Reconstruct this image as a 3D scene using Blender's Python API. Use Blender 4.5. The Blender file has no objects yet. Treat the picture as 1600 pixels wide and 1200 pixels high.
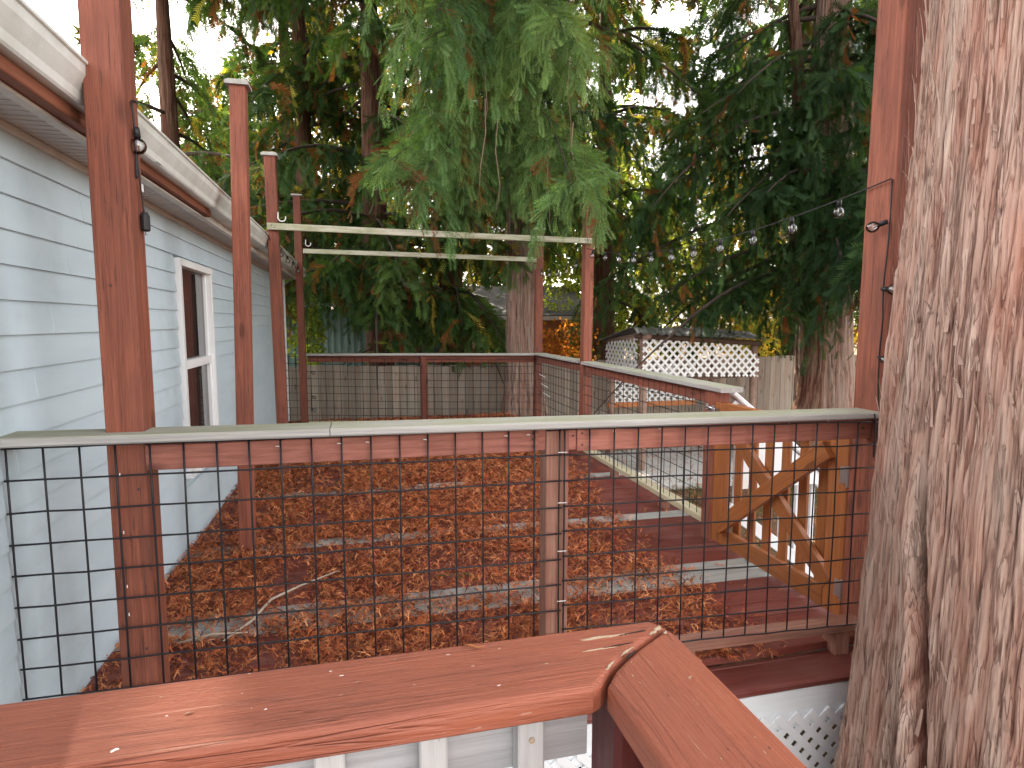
import bpy, math, random
import numpy as np
from mathutils import Matrix, Vector

random.seed(7)
rng = np.random.default_rng(7)
SC = bpy.context.scene
COL = SC.collection
R = math.radians

# ------------------------------------------------------------------ camera
cam = bpy.data.cameras.new('camera')
cam.sensor_width = 36.0
cam.lens = 950.0 / 1600.0 * 36.0
cam.clip_start = 0.02
cam.clip_end = 500.0
camo = bpy.data.objects.new('camera', cam)
COL.objects.link(camo)
PITCH, YAW = 5.83, 13.825
camo.location = (0, 0, 1.5)
camo.rotation_euler = (R(90 - PITCH), 0, R(-YAW))
SC.camera = camo

# ------------------------------------------------------------------ light
SUN_EL, SUN_AZ = 46.0, -14.0          # azimuth clockwise from +Y
world = bpy.data.worlds.new('World')
SC.world = world
world.use_nodes = True
wn = world.node_tree
wn.nodes.clear()
wo = wn.nodes.new('ShaderNodeOutputWorld')
wb = wn.nodes.new('ShaderNodeBackground')
ws = wn.nodes.new('ShaderNodeTexSky')
ws.sky_type = 'NISHITA'
ws.sun_disc = False
ws.sun_elevation = R(SUN_EL)
ws.sun_rotation = R(SUN_AZ)
ws.air_density = 1.0
ws.dust_density = 1.5
ws.ozone_density = 1.0
wb.inputs['Strength'].default_value = 0.15
whs = wn.nodes.new('ShaderNodeHueSaturation')       # thin high haze: a paler sky
whs.inputs['Saturation'].default_value = 0.30
wmx = wn.nodes.new('ShaderNodeMix')
wmx.data_type = 'RGBA'
wmx.blend_type = 'MULTIPLY'
wmx.inputs[0].default_value = 1.0
wmx.inputs[7].default_value = (1.10, 1.0, 0.91, 1)
wn.links.new(ws.outputs[0], whs.inputs['Color'])
wn.links.new(whs.outputs[0], wmx.inputs[6])
wn.links.new(wmx.outputs[2], wb.inputs[0])
wn.links.new(wb.outputs[0], wo.inputs[0])

sun = bpy.data.lights.new('sun', 'SUN')
sun.energy = 2.4
sun.angle = R(0.6)
sun.color = (1.0, 0.9, 0.74)
suno = bpy.data.objects.new('sun', sun)
COL.objects.link(suno)
sdir = Vector((math.sin(R(SUN_AZ)) * math.cos(R(SUN_EL)), math.cos(R(SUN_AZ)) * math.cos(R(SUN_EL)), math.sin(R(SUN_EL))))
suno.rotation_euler = (-sdir).to_track_quat('-Z', 'Y').to_euler()
suno.location = sdir * 30

SC.view_settings.view_transform = 'Standard'
SC.view_settings.look = 'None'
SC.view_settings.gamma = 1.0
SC.view_settings.use_curve_mapping = False
SC.view_settings.exposure = 2.82
SC.render.engine = 'CYCLES'
SC.cycles.max_bounces = 8
SC.cycles.transparent_max_bounces = 16

# ------------------------------------------------------------------ materials
def nt(mat):
    mat.use_nodes = True
    t = mat.node_tree
    t.nodes.clear()
    out = t.nodes.new('ShaderNodeOutputMaterial')
    b = t.nodes.new('ShaderNodeBsdfPrincipled')
    t.links.new(b.outputs[0], out.inputs[0])
    return t, b, out

def N(t, typ, **kw):
    n = t.nodes.new(typ)
    for k, v in kw.items():
        if k.startswith('_'):
            setattr(n, k[1:], v)
        else:
            n.inputs[k].default_value = v
    return n

def ramp(t, src, stops, interp='LINEAR'):
    n = t.nodes.new('ShaderNodeValToRGB')
    n.color_ramp.interpolation = interp
    e = n.color_ramp.elements
    while len(e) < len(stops):
        e.new(0.5)
    for i, (p, c) in enumerate(stops):
        e[i].position = p
        e[i].color = c if len(c) == 4 else (c[0], c[1], c[2], 1)
    t.links.new(src, n.inputs[0])
    return n

def mixc(t, fac, a, b, mode='MIX'):
    n = t.nodes.new('ShaderNodeMix')
    n.data_type = 'RGBA'
    n.blend_type = mode
    for s, v in ((0, fac), (6, a), (7, b)):
        if hasattr(v, 'is_output'):
            t.links.new(v, n.inputs[s])
        elif s == 0:
            n.inputs[0].default_value = v
        else:
            n.inputs[s].default_value = (*v[:3], 1)
    return n.outputs[2]

def math_(t, op, a, b=None):
    n = t.nodes.new('ShaderNodeMath')
    n.operation = op
    for i, v in enumerate((a, b)):
        if v is None:
            continue
        if hasattr(v, 'is_output'):
            t.links.new(v, n.inputs[i])
        else:
            n.inputs[i].default_value = v
    return n.outputs[0]

def coords(t, scale, rand=True, kind='Object'):
    tc = t.nodes.new('ShaderNodeTexCoord')
    src = tc.outputs[kind]
    if rand:
        oi = t.nodes.new('ShaderNodeObjectInfo')
        m = math_(t, 'MULTIPLY', oi.outputs['Random'], 37.0)
        add = t.nodes.new('ShaderNodeVectorMath')
        add.operation = 'ADD'
        t.links.new(src, add.inputs[0])
        t.links.new(m, add.inputs[1])
        src = add.outputs[0]
    mp = t.nodes.new('ShaderNodeMapping')
    mp.inputs['Scale'].default_value = scale
    t.links.new(src, mp.inputs[0])
    return mp.outputs[0], src

def wood(name, dark, light, rough=0.65, bump=0.35, knots=True, stain=None, stain_amt=0.35, moss=None,
         objvar=0.18, grain=(70, 70, 2.2), worn=None, worn_t=0.66, spec=0.35, worn_scale=(60, 60, 9), bdist=0.004, cracks=False):
    """grain runs along local Z"""
    m = bpy.data.materials.new(name)
    t, b, out = nt(m)
    v, raw = coords(t, grain)
    n1 = N(t, 'ShaderNodeTexNoise', Scale=1.0, Detail=5.0, Roughness=0.62, Distortion=0.6)
    t.links.new(v, n1.inputs['Vector'])
    col = ramp(t, n1.outputs[0], [(0.28, dark), (0.72, light)]).outputs[0]
    mp2 = t.nodes.new('ShaderNodeMapping')
    mp2.inputs['Scale'].default_value = (9, 9, 2.4)
    t.links.new(raw, mp2.inputs[0])
    n2 = N(t, 'ShaderNodeTexNoise', Scale=1.0, Detail=4.0, Roughness=0.6)
    t.links.new(mp2.outputs[0], n2.inputs['Vector'])
    if stain is not None:
        f = ramp(t, n2.outputs[0], [(0.42, (0, 0, 0)), (0.72, (1, 1, 1))]).outputs[0]
        col = mixc(t, math_(t, 'MULTIPLY', f, stain_amt), col, stain)
    if worn is not None:
        mp4 = t.nodes.new('ShaderNodeMapping')
        mp4.inputs['Scale'].default_value = worn_scale
        t.links.new(raw, mp4.inputs[0])
        n4 = N(t, 'ShaderNodeTexNoise', Scale=1.0, Detail=6.0, Roughness=0.7)
        t.links.new(mp4.outputs[0], n4.inputs['Vector'])
        f = ramp(t, n4.outputs[0], [(worn_t, (0, 0, 0)), (worn_t + 0.04, (1, 1, 1))]).outputs[0]
        col = mixc(t, math_(t, 'MULTIPLY', f, 0.8), col, worn)
    if knots:
        mp3 = t.nodes.new('ShaderNodeMapping')
        mp3.inputs['Scale'].default_value = (8, 8, 2.6)
        t.links.new(raw, mp3.inputs[0])
        vo = N(t, 'ShaderNodeTexVoronoi', Scale=1.0)
        t.links.new(mp3.outputs[0], vo.inputs['Vector'])
        f = ramp(t, vo.outputs['Distance'], [(0.09, (1, 1, 1)), (0.17, (0, 0, 0))]).outputs[0]
        col = mixc(t, math_(t, 'MULTIPLY', f, 0.6), col, [c * 0.4 for c in dark])
    if moss is not None:
        ge = t.nodes.new('ShaderNodeNewGeometry')
        sx = t.nodes.new('ShaderNodeSeparateXYZ')
        t.links.new(ge.outputs['Normal'], sx.inputs[0])
        up = ramp(t, sx.outputs[2], [(0.6, (0, 0, 0)), (0.9, (1, 1, 1))]).outputs[0]
        f = ramp(t, n2.outputs[0], [(0.3, (0.25, 0.25, 0.25)), (0.6, (1, 1, 1))]).outputs[0]
        col = mixc(t, math_(t, 'MULTIPLY', math_(t, 'MULTIPLY', up, f), 0.75), col, moss)
    oi = t.nodes.new('ShaderNodeObjectInfo')
    hs = t.nodes.new('ShaderNodeHueSaturation')
    mr = N(t, 'ShaderNodeMapRange')
    mr.inputs[3].default_value = 1 - objvar
    mr.inputs[4].default_value = 1 + objvar
    t.links.new(oi.outputs['Random'], mr.inputs[0])
    t.links.new(mr.outputs[0], hs.inputs['Value'])
    t.links.new(col, hs.inputs['Color'])
    t.links.new(hs.outputs[0], b.inputs['Base Color'])
    b.inputs['Roughness'].default_value = rough
    b.inputs['Specular IOR Level'].default_value = spec
    rr = ramp(t, n2.outputs[0], [(0.3, (rough - 0.12,) * 3), (0.7, (min(1, rough + 0.12),) * 3)])
    t.links.new(rr.outputs[0], b.inputs['Roughness'])
    bp = N(t, 'ShaderNodeBump', Strength=bump, Distance=bdist)
    hsrc = n1.outputs[0]
    if cracks:                                   # long narrow checks through the paint
        mp5 = t.nodes.new('ShaderNodeMapping')
        mp5.inputs['Scale'].default_value = (55, 30, 1.6)
        t.links.new(raw, mp5.inputs[0])
        n5 = N(t, 'ShaderNodeTexNoise', Scale=1.0, Detail=3.0, Roughness=0.5, Distortion=0.5)
        t.links.new(mp5.outputs[0], n5.inputs['Vector'])
        ln = ramp(t, math_(t, 'ABSOLUTE', math_(t, 'SUBTRACT', n5.outputs[0], 0.5)), [(0.0, (1, 1, 1)), (0.016, (0, 0, 0))]).outputs[0]
        gate = ramp(t, n2.outputs[0], [(0.48, (0, 0, 0)), (0.56, (1, 1, 1))]).outputs[0]
        ln = math_(t, 'MULTIPLY', ln, gate)
        hsrc = math_(t, 'SUBTRACT', hsrc, math_(t, 'MULTIPLY', ln, 0.6))
    t.links.new(hsrc, bp.inputs['Height'])
    t.links.new(bp.outputs[0], b.inputs['Normal'])
    return m

def plain(name, col, rough=0.5, metal=0.0, noise=0.0, nscale=8.0, bump=0.0, dirt=None, spec=0.4):
    m = bpy.data.materials.new(name)
    t, b, out = nt(m)
    b.inputs['Roughness'].default_value = rough
    b.inputs['Metallic'].default_value = metal
    b.inputs['Specular IOR Level'].default_value = spec
    v, raw = coords(t, (nscale,) * 3)
    n = N(t, 'ShaderNodeTexNoise', Scale=1.0, Detail=6.0, Roughness=0.65)
    t.links.new(v, n.inputs['Vector'])
    d = dirt if dirt is not None else [c * 0.6 for c in col]
    f = ramp(t, n.outputs[0], [(0.4, (0, 0, 0)), (0.75, (1, 1, 1))]).outputs[0]
    c = mixc(t, math_(t, 'MULTIPLY', f, noise), col, d)
    t.links.new(c, b.inputs['Base Color'])
    if bump:
        bp = N(t, 'ShaderNodeBump', Strength=bump, Distance=0.003)
        t.links.new(n.outputs[0], bp.inputs['Height'])
        t.links.new(bp.outputs[0], b.inputs['Normal'])
    return m

M = {}
M['red'] = wood('red_stained_wood', (0.15, 0.043, 0.025), (0.30, 0.096, 0.055), stain=(0.13, 0.052, 0.038), stain_amt=0.75, rough=0.72, objvar=0.25, worn=(0.065, 0.026, 0.02), worn_t=0.575, worn_scale=(130, 130, 4.0), bump=0.9, bdist=0.006)
M['red_near'] = wood('pink_red_rail_wood', (0.22, 0.075, 0.052), (0.42, 0.165, 0.12), stain=(0.18, 0.07, 0.06), stain_amt=0.5, rough=0.75, grain=(110, 60, 5), bump=0.6)
M['deckred'] = wood('deck_red_paint', (0.12, 0.024, 0.018), (0.21, 0.050, 0.036), stain=(0.23, 0.11, 0.09), stain_amt=0.5, rough=0.55, knots=False, bump=0.25)
M['deckgrey'] = wood('weathered_grey_plank', (0.24, 0.24, 0.225), (0.46, 0.46, 0.44), stain=(0.34, 0.36, 0.28), rough=0.8, knots=False, bump=0.6)
M['cap'] = wood('weathered_cap_board', (0.29, 0.27, 0.26), (0.48, 0.47, 0.45), stain=(0.25, 0.24, 0.22), rough=0.8, moss=(0.27, 0.29, 0.165), knots=False, bump=0.4, objvar=0.08)
M['beam'] = wood('mossy_beam', (0.26, 0.25, 0.18), (0.56, 0.54, 0.45), stain=(0.20, 0.22, 0.10), stain_amt=0.9, rough=0.85, knots=False, bump=0.8, worn=(0.14, 0.13, 0.08), worn_t=0.60, worn_scale=(110, 110, 12))
M['gate'] = wood('orange_cedar_stain', (0.22, 0.068, 0.018), (0.40, 0.145, 0.042), stain=(0.20, 0.06, 0.018), rough=0.5, bump=0.3, spec=0.5, objvar=0.14)
M['block'] = wood('pale_cedar', (0.21, 0.10, 0.070), (0.38, 0.20, 0.145), stain=(0.22, 0.075, 0.05), stain_amt=0.8, rough=0.8, knots=False)
M['bottomrail'] = wood('bottom_rail_green', (0.34, 0.30, 0.19), (0.56, 0.52, 0.36), stain=(0.28, 0.20, 0.13), rough=0.85, knots=False)
M['fence'] = wood('weathered_fence', (0.20, 0.17, 0.135), (0.37, 0.32, 0.26), stain=(0.32, 0.17, 0.11), stain_amt=0.4, rough=0.9, bump=0.5, objvar=0.28, grain=(60, 60, 1.6))
M['nearcap'] = wood('brick_red_paint', (0.30, 0.085, 0.045), (0.40, 0.125, 0.068), stain=(0.26, 0.082, 0.052), stain_amt=0.6, rough=0.46, bump=0.85, knots=False,
                    grain=(330, 90, 5.0), objvar=0.03, worn=(0.58, 0.36, 0.28), worn_t=0.655, spec=0.45, worn_scale=(420, 120, 16), bdist=0.005, cracks=True)
M['nearpost'] = wood('dark_red_paint', (0.10, 0.022, 0.02), (0.15, 0.035, 0.03), rough=0.45, knots=False, bump=0.3)
M['baluster'] = wood('grey_white_paint', (0.50, 0.50, 0.49), (0.68, 0.68, 0.66), stain=(0.40, 0.40, 0.40), rough=0.6, bump=0.7, worn=(0.26, 0.22, 0.18), worn_t=0.69, knots=False, objvar=0.05)
M['subrail'] = wood('grey_board_paint', (0.40, 0.41, 0.42), (0.55, 0.56, 0.57), stain=(0.34, 0.34, 0.35), rough=0.6, bump=0.6, worn=(0.2, 0.17, 0.14), worn_t=0.68, knots=False, objvar=0.05)
M['nailer'] = wood('redwood_board', (0.16, 0.055, 0.03), (0.30, 0.11, 0.06), rough=0.75)
M['white'] = plain('white_paint', (0.74, 0.76, 0.78), 0.5, noise=0.3, nscale=5, bump=0.2)
M['skirt'] = wood('white_skirt_board', (0.72, 0.76, 0.78), (0.78, 0.82, 0.84), rough=0.6, knots=False, worn=(0.3, 0.3, 0.3), worn_t=0.70, objvar=0.03, bump=0.4)
M['vinyl'] = plain('white_vinyl', (0.82, 0.84, 0.85), 0.4, noise=0.1, nscale=6)
M['gutter'] = plain('gutter_white', (0.68, 0.72, 0.70), 0.4, noise=0.7, nscale=4, dirt=(0.36, 0.36, 0.31))
M['fascia'] = plain('fascia_white', (0.60, 0.57, 0.52), 0.5, noise=0.6, nscale=7, dirt=(0.36, 0.31, 0.26))
M['soffit'] = plain('soffit_vinyl', (0.50, 0.46, 0.43), 0.55, noise=0.3, nscale=9)
M['black'] = plain('black_coated_wire', (0.014, 0.014, 0.018), 0.45)
M['rubber'] = plain('black_rubber', (0.012, 0.012, 0.014), 0.5)
M['steel'] = plain('galvanised_steel', (0.5, 0.5, 0.5), 0.35, metal=0.9, noise=0.3, nscale=60)
M['screw'] = plain('dark_screw', (0.07, 0.04, 0.035), 0.6, metal=0.2)
M['whiteplastic'] = plain('white_plastic', (0.75, 0.75, 0.72), 0.4)
M['slab'] = plain('pale_concrete', (0.62, 0.61, 0.58), 0.85, noise=0.5, nscale=3, bump=0.3)
M['metalroof'] = plain('dark_metal_roof', (0.12, 0.13, 0.14), 0.45, metal=0.3, noise=0.15, nscale=6, dirt=(0.2, 0.17, 0.13))
M['greenmetal'] = plain('green_metal_wall', (0.16, 0.24, 0.21), 0.45, metal=0.1, noise=0.3, nscale=4)
M['darkwood'] = wood('dark_old_wood', (0.06, 0.035, 0.025), (0.13, 0.08, 0.055), rough=0.85)
M['orangewood'] = wood('orange_cedar_beam', (0.30, 0.10, 0.035), (0.48, 0.19, 0.07), rough=0.7)
M['shingle'] = plain('roof_shingle', (0.10, 0.10, 0.10), 0.9, noise=0.6, nscale=60, bump=0.6)
M['chip'] = plain('bare_wood_chip', (0.52, 0.43, 0.30), 0.8, noise=0.8, nscale=350, dirt=(0.25, 0.15, 0.10))
M['crackdark'] = plain('open_crack', (0.035, 0.018, 0.014), 0.9)
M['twig'] = plain('pale_twig', (0.45, 0.36, 0.28), 0.8, noise=0.6, nscale=60)
M['limb'] = plain('branch_bark', (0.055, 0.038, 0.030), 0.9, noise=0.6, nscale=20, bump=0.5)
M['polebark'] = plain('peeled_pole', (0.33, 0.22, 0.17), 0.85, noise=0.7, nscale=12, bump=0.6, dirt=(0.16, 0.09, 0.07))
M['interior'] = plain('dark_interior', (0.03, 0.03, 0.03), 0.9)

def siding_mat():
    m = bpy.data.materials.new('pale_blue_vinyl_siding')
    t, b, out = nt(m)
    v, raw = coords(t, (1.2, 1.2, 7), rand=False)
    n = N(t, 'ShaderNodeTexNoise', Scale=1.0, Detail=6.0, Roughness=0.6)
    t.links.new(v, n.inputs['Vector'])
    c = ramp(t, n.outputs[0], [(0.32, (0.49, 0.61, 0.68)), (0.66, (0.545, 0.665, 0.73))]).outputs[0]
    mp = t.nodes.new('ShaderNodeMapping')
    mp.inputs['Scale'].default_value = (12, 1.3, 0.5)
    t.links.new(raw, mp.inputs[0])
    n2 = N(t, 'ShaderNodeTexNoise', Scale=1.0, Detail=5.0, Roughness=0.7)
    t.links.new(mp.outputs[0], n2.inputs['Vector'])
    f = ramp(t, n2.outputs[0], [(0.50, (0, 0, 0)), (0.74, (1, 1, 1))]).outputs[0]
    c = mixc(t, math_(t, 'MULTIPLY', f, 0.42), c, (0.30, 0.33, 0.33))
    t.links.new(c, b.inputs['Base Color'])
    b.inputs['Roughness'].default_value = 0.5
    mp3 = t.nodes.new('ShaderNodeMapping')
    mp3.inputs['Scale'].default_value = (40, 8, 160)
    t.links.new(raw, mp3.inputs[0])
    n3 = N(t, 'ShaderNodeTexNoise', Scale=1.0, Detail=4.0, Roughness=0.6)
    t.links.new(mp3.outputs[0], n3.inputs['Vector'])
    bp = N(t, 'ShaderNodeBump', Strength=0.25, Distance=0.002)
    t.links.new(n3.outputs[0], bp.inputs['Height'])
    t.links.new(bp.outputs[0], b.inputs['Normal'])
    return m
M['siding'] = siding_mat()

def leaf_mat(name, trans=0.4, tint=(1.5, 1.45, 0.6), rough=0.7):
    m = bpy.data.materials.new(name)
    t, b, out = nt(m)
    at = t.nodes.new('ShaderNodeAttribute')
    at.attribute_name = 'tint'
    t.links.new(at.outputs['Color'], b.inputs['Base Color'])
    b.inputs['Roughness'].default_value = rough
    b.inputs['Specular IOR Level'].default_value = 0.15
    if trans:
        tr = t.nodes.new('ShaderNodeBsdfTranslucent')
        c = mixc(t, 1.0, at.outputs['Color'], tint, 'MULTIPLY')
        t.links.new(c, tr.inputs[0])
        mx = t.nodes.new('ShaderNodeMixShader')
        mx.inputs[0].default_value = trans
        t.links.new(b.outputs[0], mx.inputs[1])
        t.links.new(tr.outputs[0], mx.inputs[2])
        t.links.new(mx.outputs[0], out.inputs[0])
    return m
M['leaf'] = leaf_mat('cedar_foliage', 0.40)
M['gold'] = leaf_mat('autumn_leaves', 0.55, (1.5, 1.35, 0.6))
M['litter'] = leaf_mat('dead_cedar_litter', 0.08, (1.2, 1, 0.8), 0.7)
M['grass'] = leaf_mat('grass_blades', 0.3, (1.3, 1.3, 0.7))

def bark_mat(name, fiss, mid, ridge, fine=220):
    m = bpy.data.materials.new(name)
    t, b, out = nt(m)
    at = t.nodes.new('ShaderNodeAttribute')
    at.attribute_name = 'relief'
    v, raw = coords(t, (fine, fine, fine * 0.032), rand=False)
    n = N(t, 'ShaderNodeTexNoise', Scale=1.0, Detail=5.0, Roughness=0.7, Distortion=0.3)
    t.links.new(v, n.inputs['Vector'])
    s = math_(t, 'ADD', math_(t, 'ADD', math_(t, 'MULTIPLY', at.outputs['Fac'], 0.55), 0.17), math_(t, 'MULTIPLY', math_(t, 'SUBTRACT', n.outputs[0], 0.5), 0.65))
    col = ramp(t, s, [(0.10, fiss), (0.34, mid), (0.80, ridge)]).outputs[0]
    fs = fine / 220.0
    mpf = t.nodes.new('ShaderNodeMapping')
    mpf.inputs['Scale'].default_value = (46 * fs, 46 * fs, 2.3 * fs)
    t.links.new(raw, mpf.inputs[0])
    nf_ = N(t, 'ShaderNodeTexNoise', Scale=1.0, Detail=3.0, Roughness=0.55, Distortion=0.35)
    t.links.new(mpf.outputs[0], nf_.inputs['Vector'])
    ab = math_(t, 'ABSOLUTE', math_(t, 'SUBTRACT', nf_.outputs[0], 0.5))
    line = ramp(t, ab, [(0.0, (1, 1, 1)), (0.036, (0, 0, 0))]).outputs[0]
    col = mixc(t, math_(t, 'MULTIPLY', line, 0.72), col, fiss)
    mp = t.nodes.new('ShaderNodeMapping')
    mp.inputs['Scale'].default_value = (9, 9, 0.9)
    t.links.new(raw, mp.inputs[0])
    n2 = N(t, 'ShaderNodeTexNoise', Scale=1.0, Detail=4.0, Roughness=0.6)
    t.links.new(mp.outputs[0], n2.inputs['Vector'])
    f = ramp(t, n2.outputs[0], [(0.45, (0, 0, 0)), (0.7, (1, 1, 1))]).outputs[0]
    col = mixc(t, math_(t, 'MULTIPLY', f, 0.5), col, (mid[0] * 1.15, mid[1] * 0.72, mid[2] * 0.6))
    mp3 = t.nodes.new('ShaderNodeMapping')
    mp3.inputs['Scale'].default_value = (5, 5, 0.8)
    mp3.inputs['Location'].default_value = (4, 9, 2)
    t.links.new(raw, mp3.inputs[0])
    n3 = N(t, 'ShaderNodeTexNoise', Scale=1.0, Detail=4.0, Roughness=0.6)
    t.links.new(mp3.outputs[0], n3.inputs['Vector'])
    f = ramp(t, n3.outputs[0], [(0.48, (0, 0, 0)), (0.72, (1, 1, 1))]).outputs[0]
    col = mixc(t, math_(t, 'MULTIPLY', f, 0.45), col, (ridge[0] * 0.75, ridge[1] * 0.85, ridge[2] * 0.85))
    t.links.new(col, b.inputs['Base Color'])
    b.inputs['Roughness'].default_value = 0.9
    b.inputs['Specular IOR Level'].default_value = 0.15
    bp = N(t, 'ShaderNodeBump', Strength=0.8, Distance=0.006)
    t.links.new(math_(t, 'SUBTRACT', n.outputs[0], math_(t, 'MULTIPLY', line, 0.7)), bp.inputs['Height'])
    t.links.new(bp.outputs[0], b.inputs['Normal'])
    return m
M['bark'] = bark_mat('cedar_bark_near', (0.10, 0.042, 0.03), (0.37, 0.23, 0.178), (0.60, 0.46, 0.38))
M['barkfar'] = bark_mat('cedar_bark_far', (0.06, 0.03, 0.022), (0.21, 0.14, 0.11), (0.36, 0.28, 0.23), fine=90)
M['barkred'] = bark_mat('cedar_bark_red', (0.03, 0.013, 0.009), (0.10, 0.048, 0.032), (0.19, 0.125, 0.09), fine=90)

def ground_mat():
    m = bpy.data.materials.new('yard_soil')
    t, b, out = nt(m)
    v, raw = coords(t, (1, 1, 1), rand=False)
    n1 = N(t, 'ShaderNodeTexNoise', Scale=1.3, Detail=8.0, Roughness=0.65)
    n2 = N(t, 'ShaderNodeTexNoise', Scale=22.0, Detail=8.0, Roughness=0.75)
    t.links.new(v, n1.inputs['Vector'])
    t.links.new(v, n2.inputs['Vector'])
    a = ramp(t, n2.outputs[0], [(0.3, (0.06, 0.03, 0.02)), (0.55, (0.17, 0.085, 0.045)), (0.75, (0.30, 0.17, 0.09))]).outputs[0]
    g = ramp(t, n2.outputs[0], [(0.3, (0.03, 0.045, 0.015)), (0.7, (0.12, 0.15, 0.05))]).outputs[0]
    f = ramp(t, n1.outputs[0], [(0.5, (0, 0, 0)), (0.66, (1, 1, 1))]).outputs[0]
    c = mixc(t, math_(t, 'MULTIPLY', f, 0.8), a, g)
    t.links.new(c, b.inputs['Base Color'])
    b.inputs['Roughness'].default_value = 0.95
    bp = N(t, 'ShaderNodeBump', Strength=0.9, Distance=0.03)
    t.links.new(n2.outputs[0], bp.inputs['Height'])
    t.links.new(bp.outputs[0], b.inputs['Normal'])
    return m
M['ground'] = ground_mat()

def pane_mat():
    m = bpy.data.materials.new('window_glass')
    t, b, out = nt(m)
    b.inputs['Base Color'].default_value = (0.012, 0.013, 0.014, 1)
    b.inputs['Roughness'].default_value = 0.02
    b.inputs['IOR'].default_value = 1.9
    b.inputs['Specular IOR Level'].default_value = 0.7
    return m
M['pane'] = pane_mat()

def bulb_mat():
    m = bpy.data.materials.new('clear_bulb_glass')
    t, b, out = nt(m)
    tr = t.nodes.new('ShaderNodeBsdfTransparent')
    tr.inputs[0].default_value = (0.93, 0.95, 0.95, 1)
    gl = t.nodes.new('ShaderNodeBsdfGlossy')
    gl.inputs['Roughness'].default_value = 0.03
    fr = N(t, 'ShaderNodeFresnel', IOR=1.6)
    f = math_(t, 'ADD', math_(t, 'MULTIPLY', fr.outputs[0], 1.2), 0.03)
    mx = t.nodes.new('ShaderNodeMixShader')
    t.links.new(f, mx.inputs[0])
    t.links.new(tr.outputs[0], mx.inputs[1])
    t.links.new(gl.outputs[0], mx.inputs[2])
    t.links.new(mx.outputs[0], out.inputs[0])
    return m
M['bulb'] = bulb_mat()

# ------------------------------------------------------------------ object helpers
WORLD = {}
def place(o, mw, parent=None):
    COL.objects.link(o)
    WORLD[o.name] = mw
    if parent is not None:
        o.parent = parent
        o.matrix_basis = WORLD[parent.name].inverted() @ mw
    else:
        o.matrix_basis = mw
    return o

def thing(name, loc, label, cat, group=None):
    o = bpy.data.objects.new(name, None)
    o.empty_display_size = 0.1
    place(o, Matrix.Translation(loc))
    return tag(o, label, cat, group)

def tag(o, label=None, cat=None, group=None, kind=None):
    if label: o['label'] = label
    if cat: o['category'] = cat
    if group: o['group'] = group
    if kind: o['kind'] = kind
    return o

def mk(name, verts, faces, mat, parent=None, mw=None, smooth=False):
    me = bpy.data.meshes.new(name)
    me.from_pydata([tuple(v) for v in verts], [], faces)
    me.update()
    if mat: me.materials.append(mat)
    if smooth:
        me.polygons.foreach_set('use_smooth', [True] * len(me.polygons))
    o = bpy.data.objects.new(name, me)
    return place(o, mw if mw is not None else Matrix.Identity(4), parent)

def fast_mesh(name, V, F, mat, tint=None, relief=None, smooth=False, parent=None):
    """V (n,3), F (m,k) numpy; world coordinates"""
    me = bpy.data.meshes.new(name)
    k = F.shape[1]
    me.vertices.add(len(V))
    me.vertices.foreach_set('co', V.astype(np.float32).ravel())
    me.loops.add(F.size)
    me.loops.foreach_set('vertex_index', F.astype(np.int32).ravel())
    me.polygons.add(len(F))
    me.polygons.foreach_set('loop_start', np.arange(0, F.size, k, dtype=np.int32))
    me.update(calc_edges=True)
    if smooth:
        me.polygons.foreach_set('use_smooth', np.ones(len(F), dtype=bool))
    if tint is not None:
        a = me.attributes.new('tint', 'FLOAT_COLOR', 'POINT')
        c = np.ones((len(V), 4), dtype=np.float32)
        c[:, :3] = tint
        a.data.foreach_set('color', c.ravel())
    if relief is not None:
        a = me.attributes.new('relief', 'FLOAT', 'POINT')
        a.data.foreach_set('value', relief.astype(np.float32))
    me.materials.append(mat)
    o = bpy.data.objects.new(name, me)
    return place(o, Matrix.Identity(4), parent)

_bc = {}
def board_mesh(w, h, L, c, mat, name):
    key = (round(w, 4), round(h, 4), round(L, 3), round(c, 4), mat.name)
    if key in _bc:
        return _bc[key]
    a, b = w / 2, h / 2
    prof = [(-a + c, -b), (a - c, -b), (a, -b + c), (a, b - c), (a - c, b), (-a + c, b), (-a, b - c), (-a, -b + c)]
    V = [(x, y, -L / 2) for x, y in prof] + [(x, y, L / 2) for x, y in prof]
    F = [tuple(range(7, -1, -1)), tuple(range(8, 16))]
    for i in range(8):
        j = (i + 1) % 8
        F.append((i, j, j + 8, i + 8))
    me = bpy.data.meshes.new(name)
    me.from_pydata(V, [], F)
    me.update()
    me.materials.append(mat)
    _bc[key] = me
    return me

def board(name, a, b, w, h, mat, parent=None, up=(0, 0, 1), c=0.003):
    """from a to b; w measured across (perpendicular to up), h along up"""
    a, b, up = Vector(a), Vector(b), Vector(up)
    z = (b - a)
    L = z.length
    z.normalize()
    x = up.cross(z)
    x.normalize()
    y = z.cross(x)
    m = Matrix((x, y, z)).transposed().to_4x4()
    m.translation = (a + b) / 2
    o = bpy.data.objects.new(name, board_mesh(w, h, L, c, mat, name))
    return place(o, m, parent)

def post(name, x0, x1, y0, y1, z0, z1, mat, parent=None, c=0.004, lean=(0, 0)):
    cx, cy = (x0 + x1) / 2, (y0 + y1) / 2
    return board(name, (cx, cy, z0), (cx + lean[0], cy + lean[1], z1), abs(x1 - x0), abs(y1 - y0), mat, parent, up=(0, 1, 0), c=c)

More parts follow.
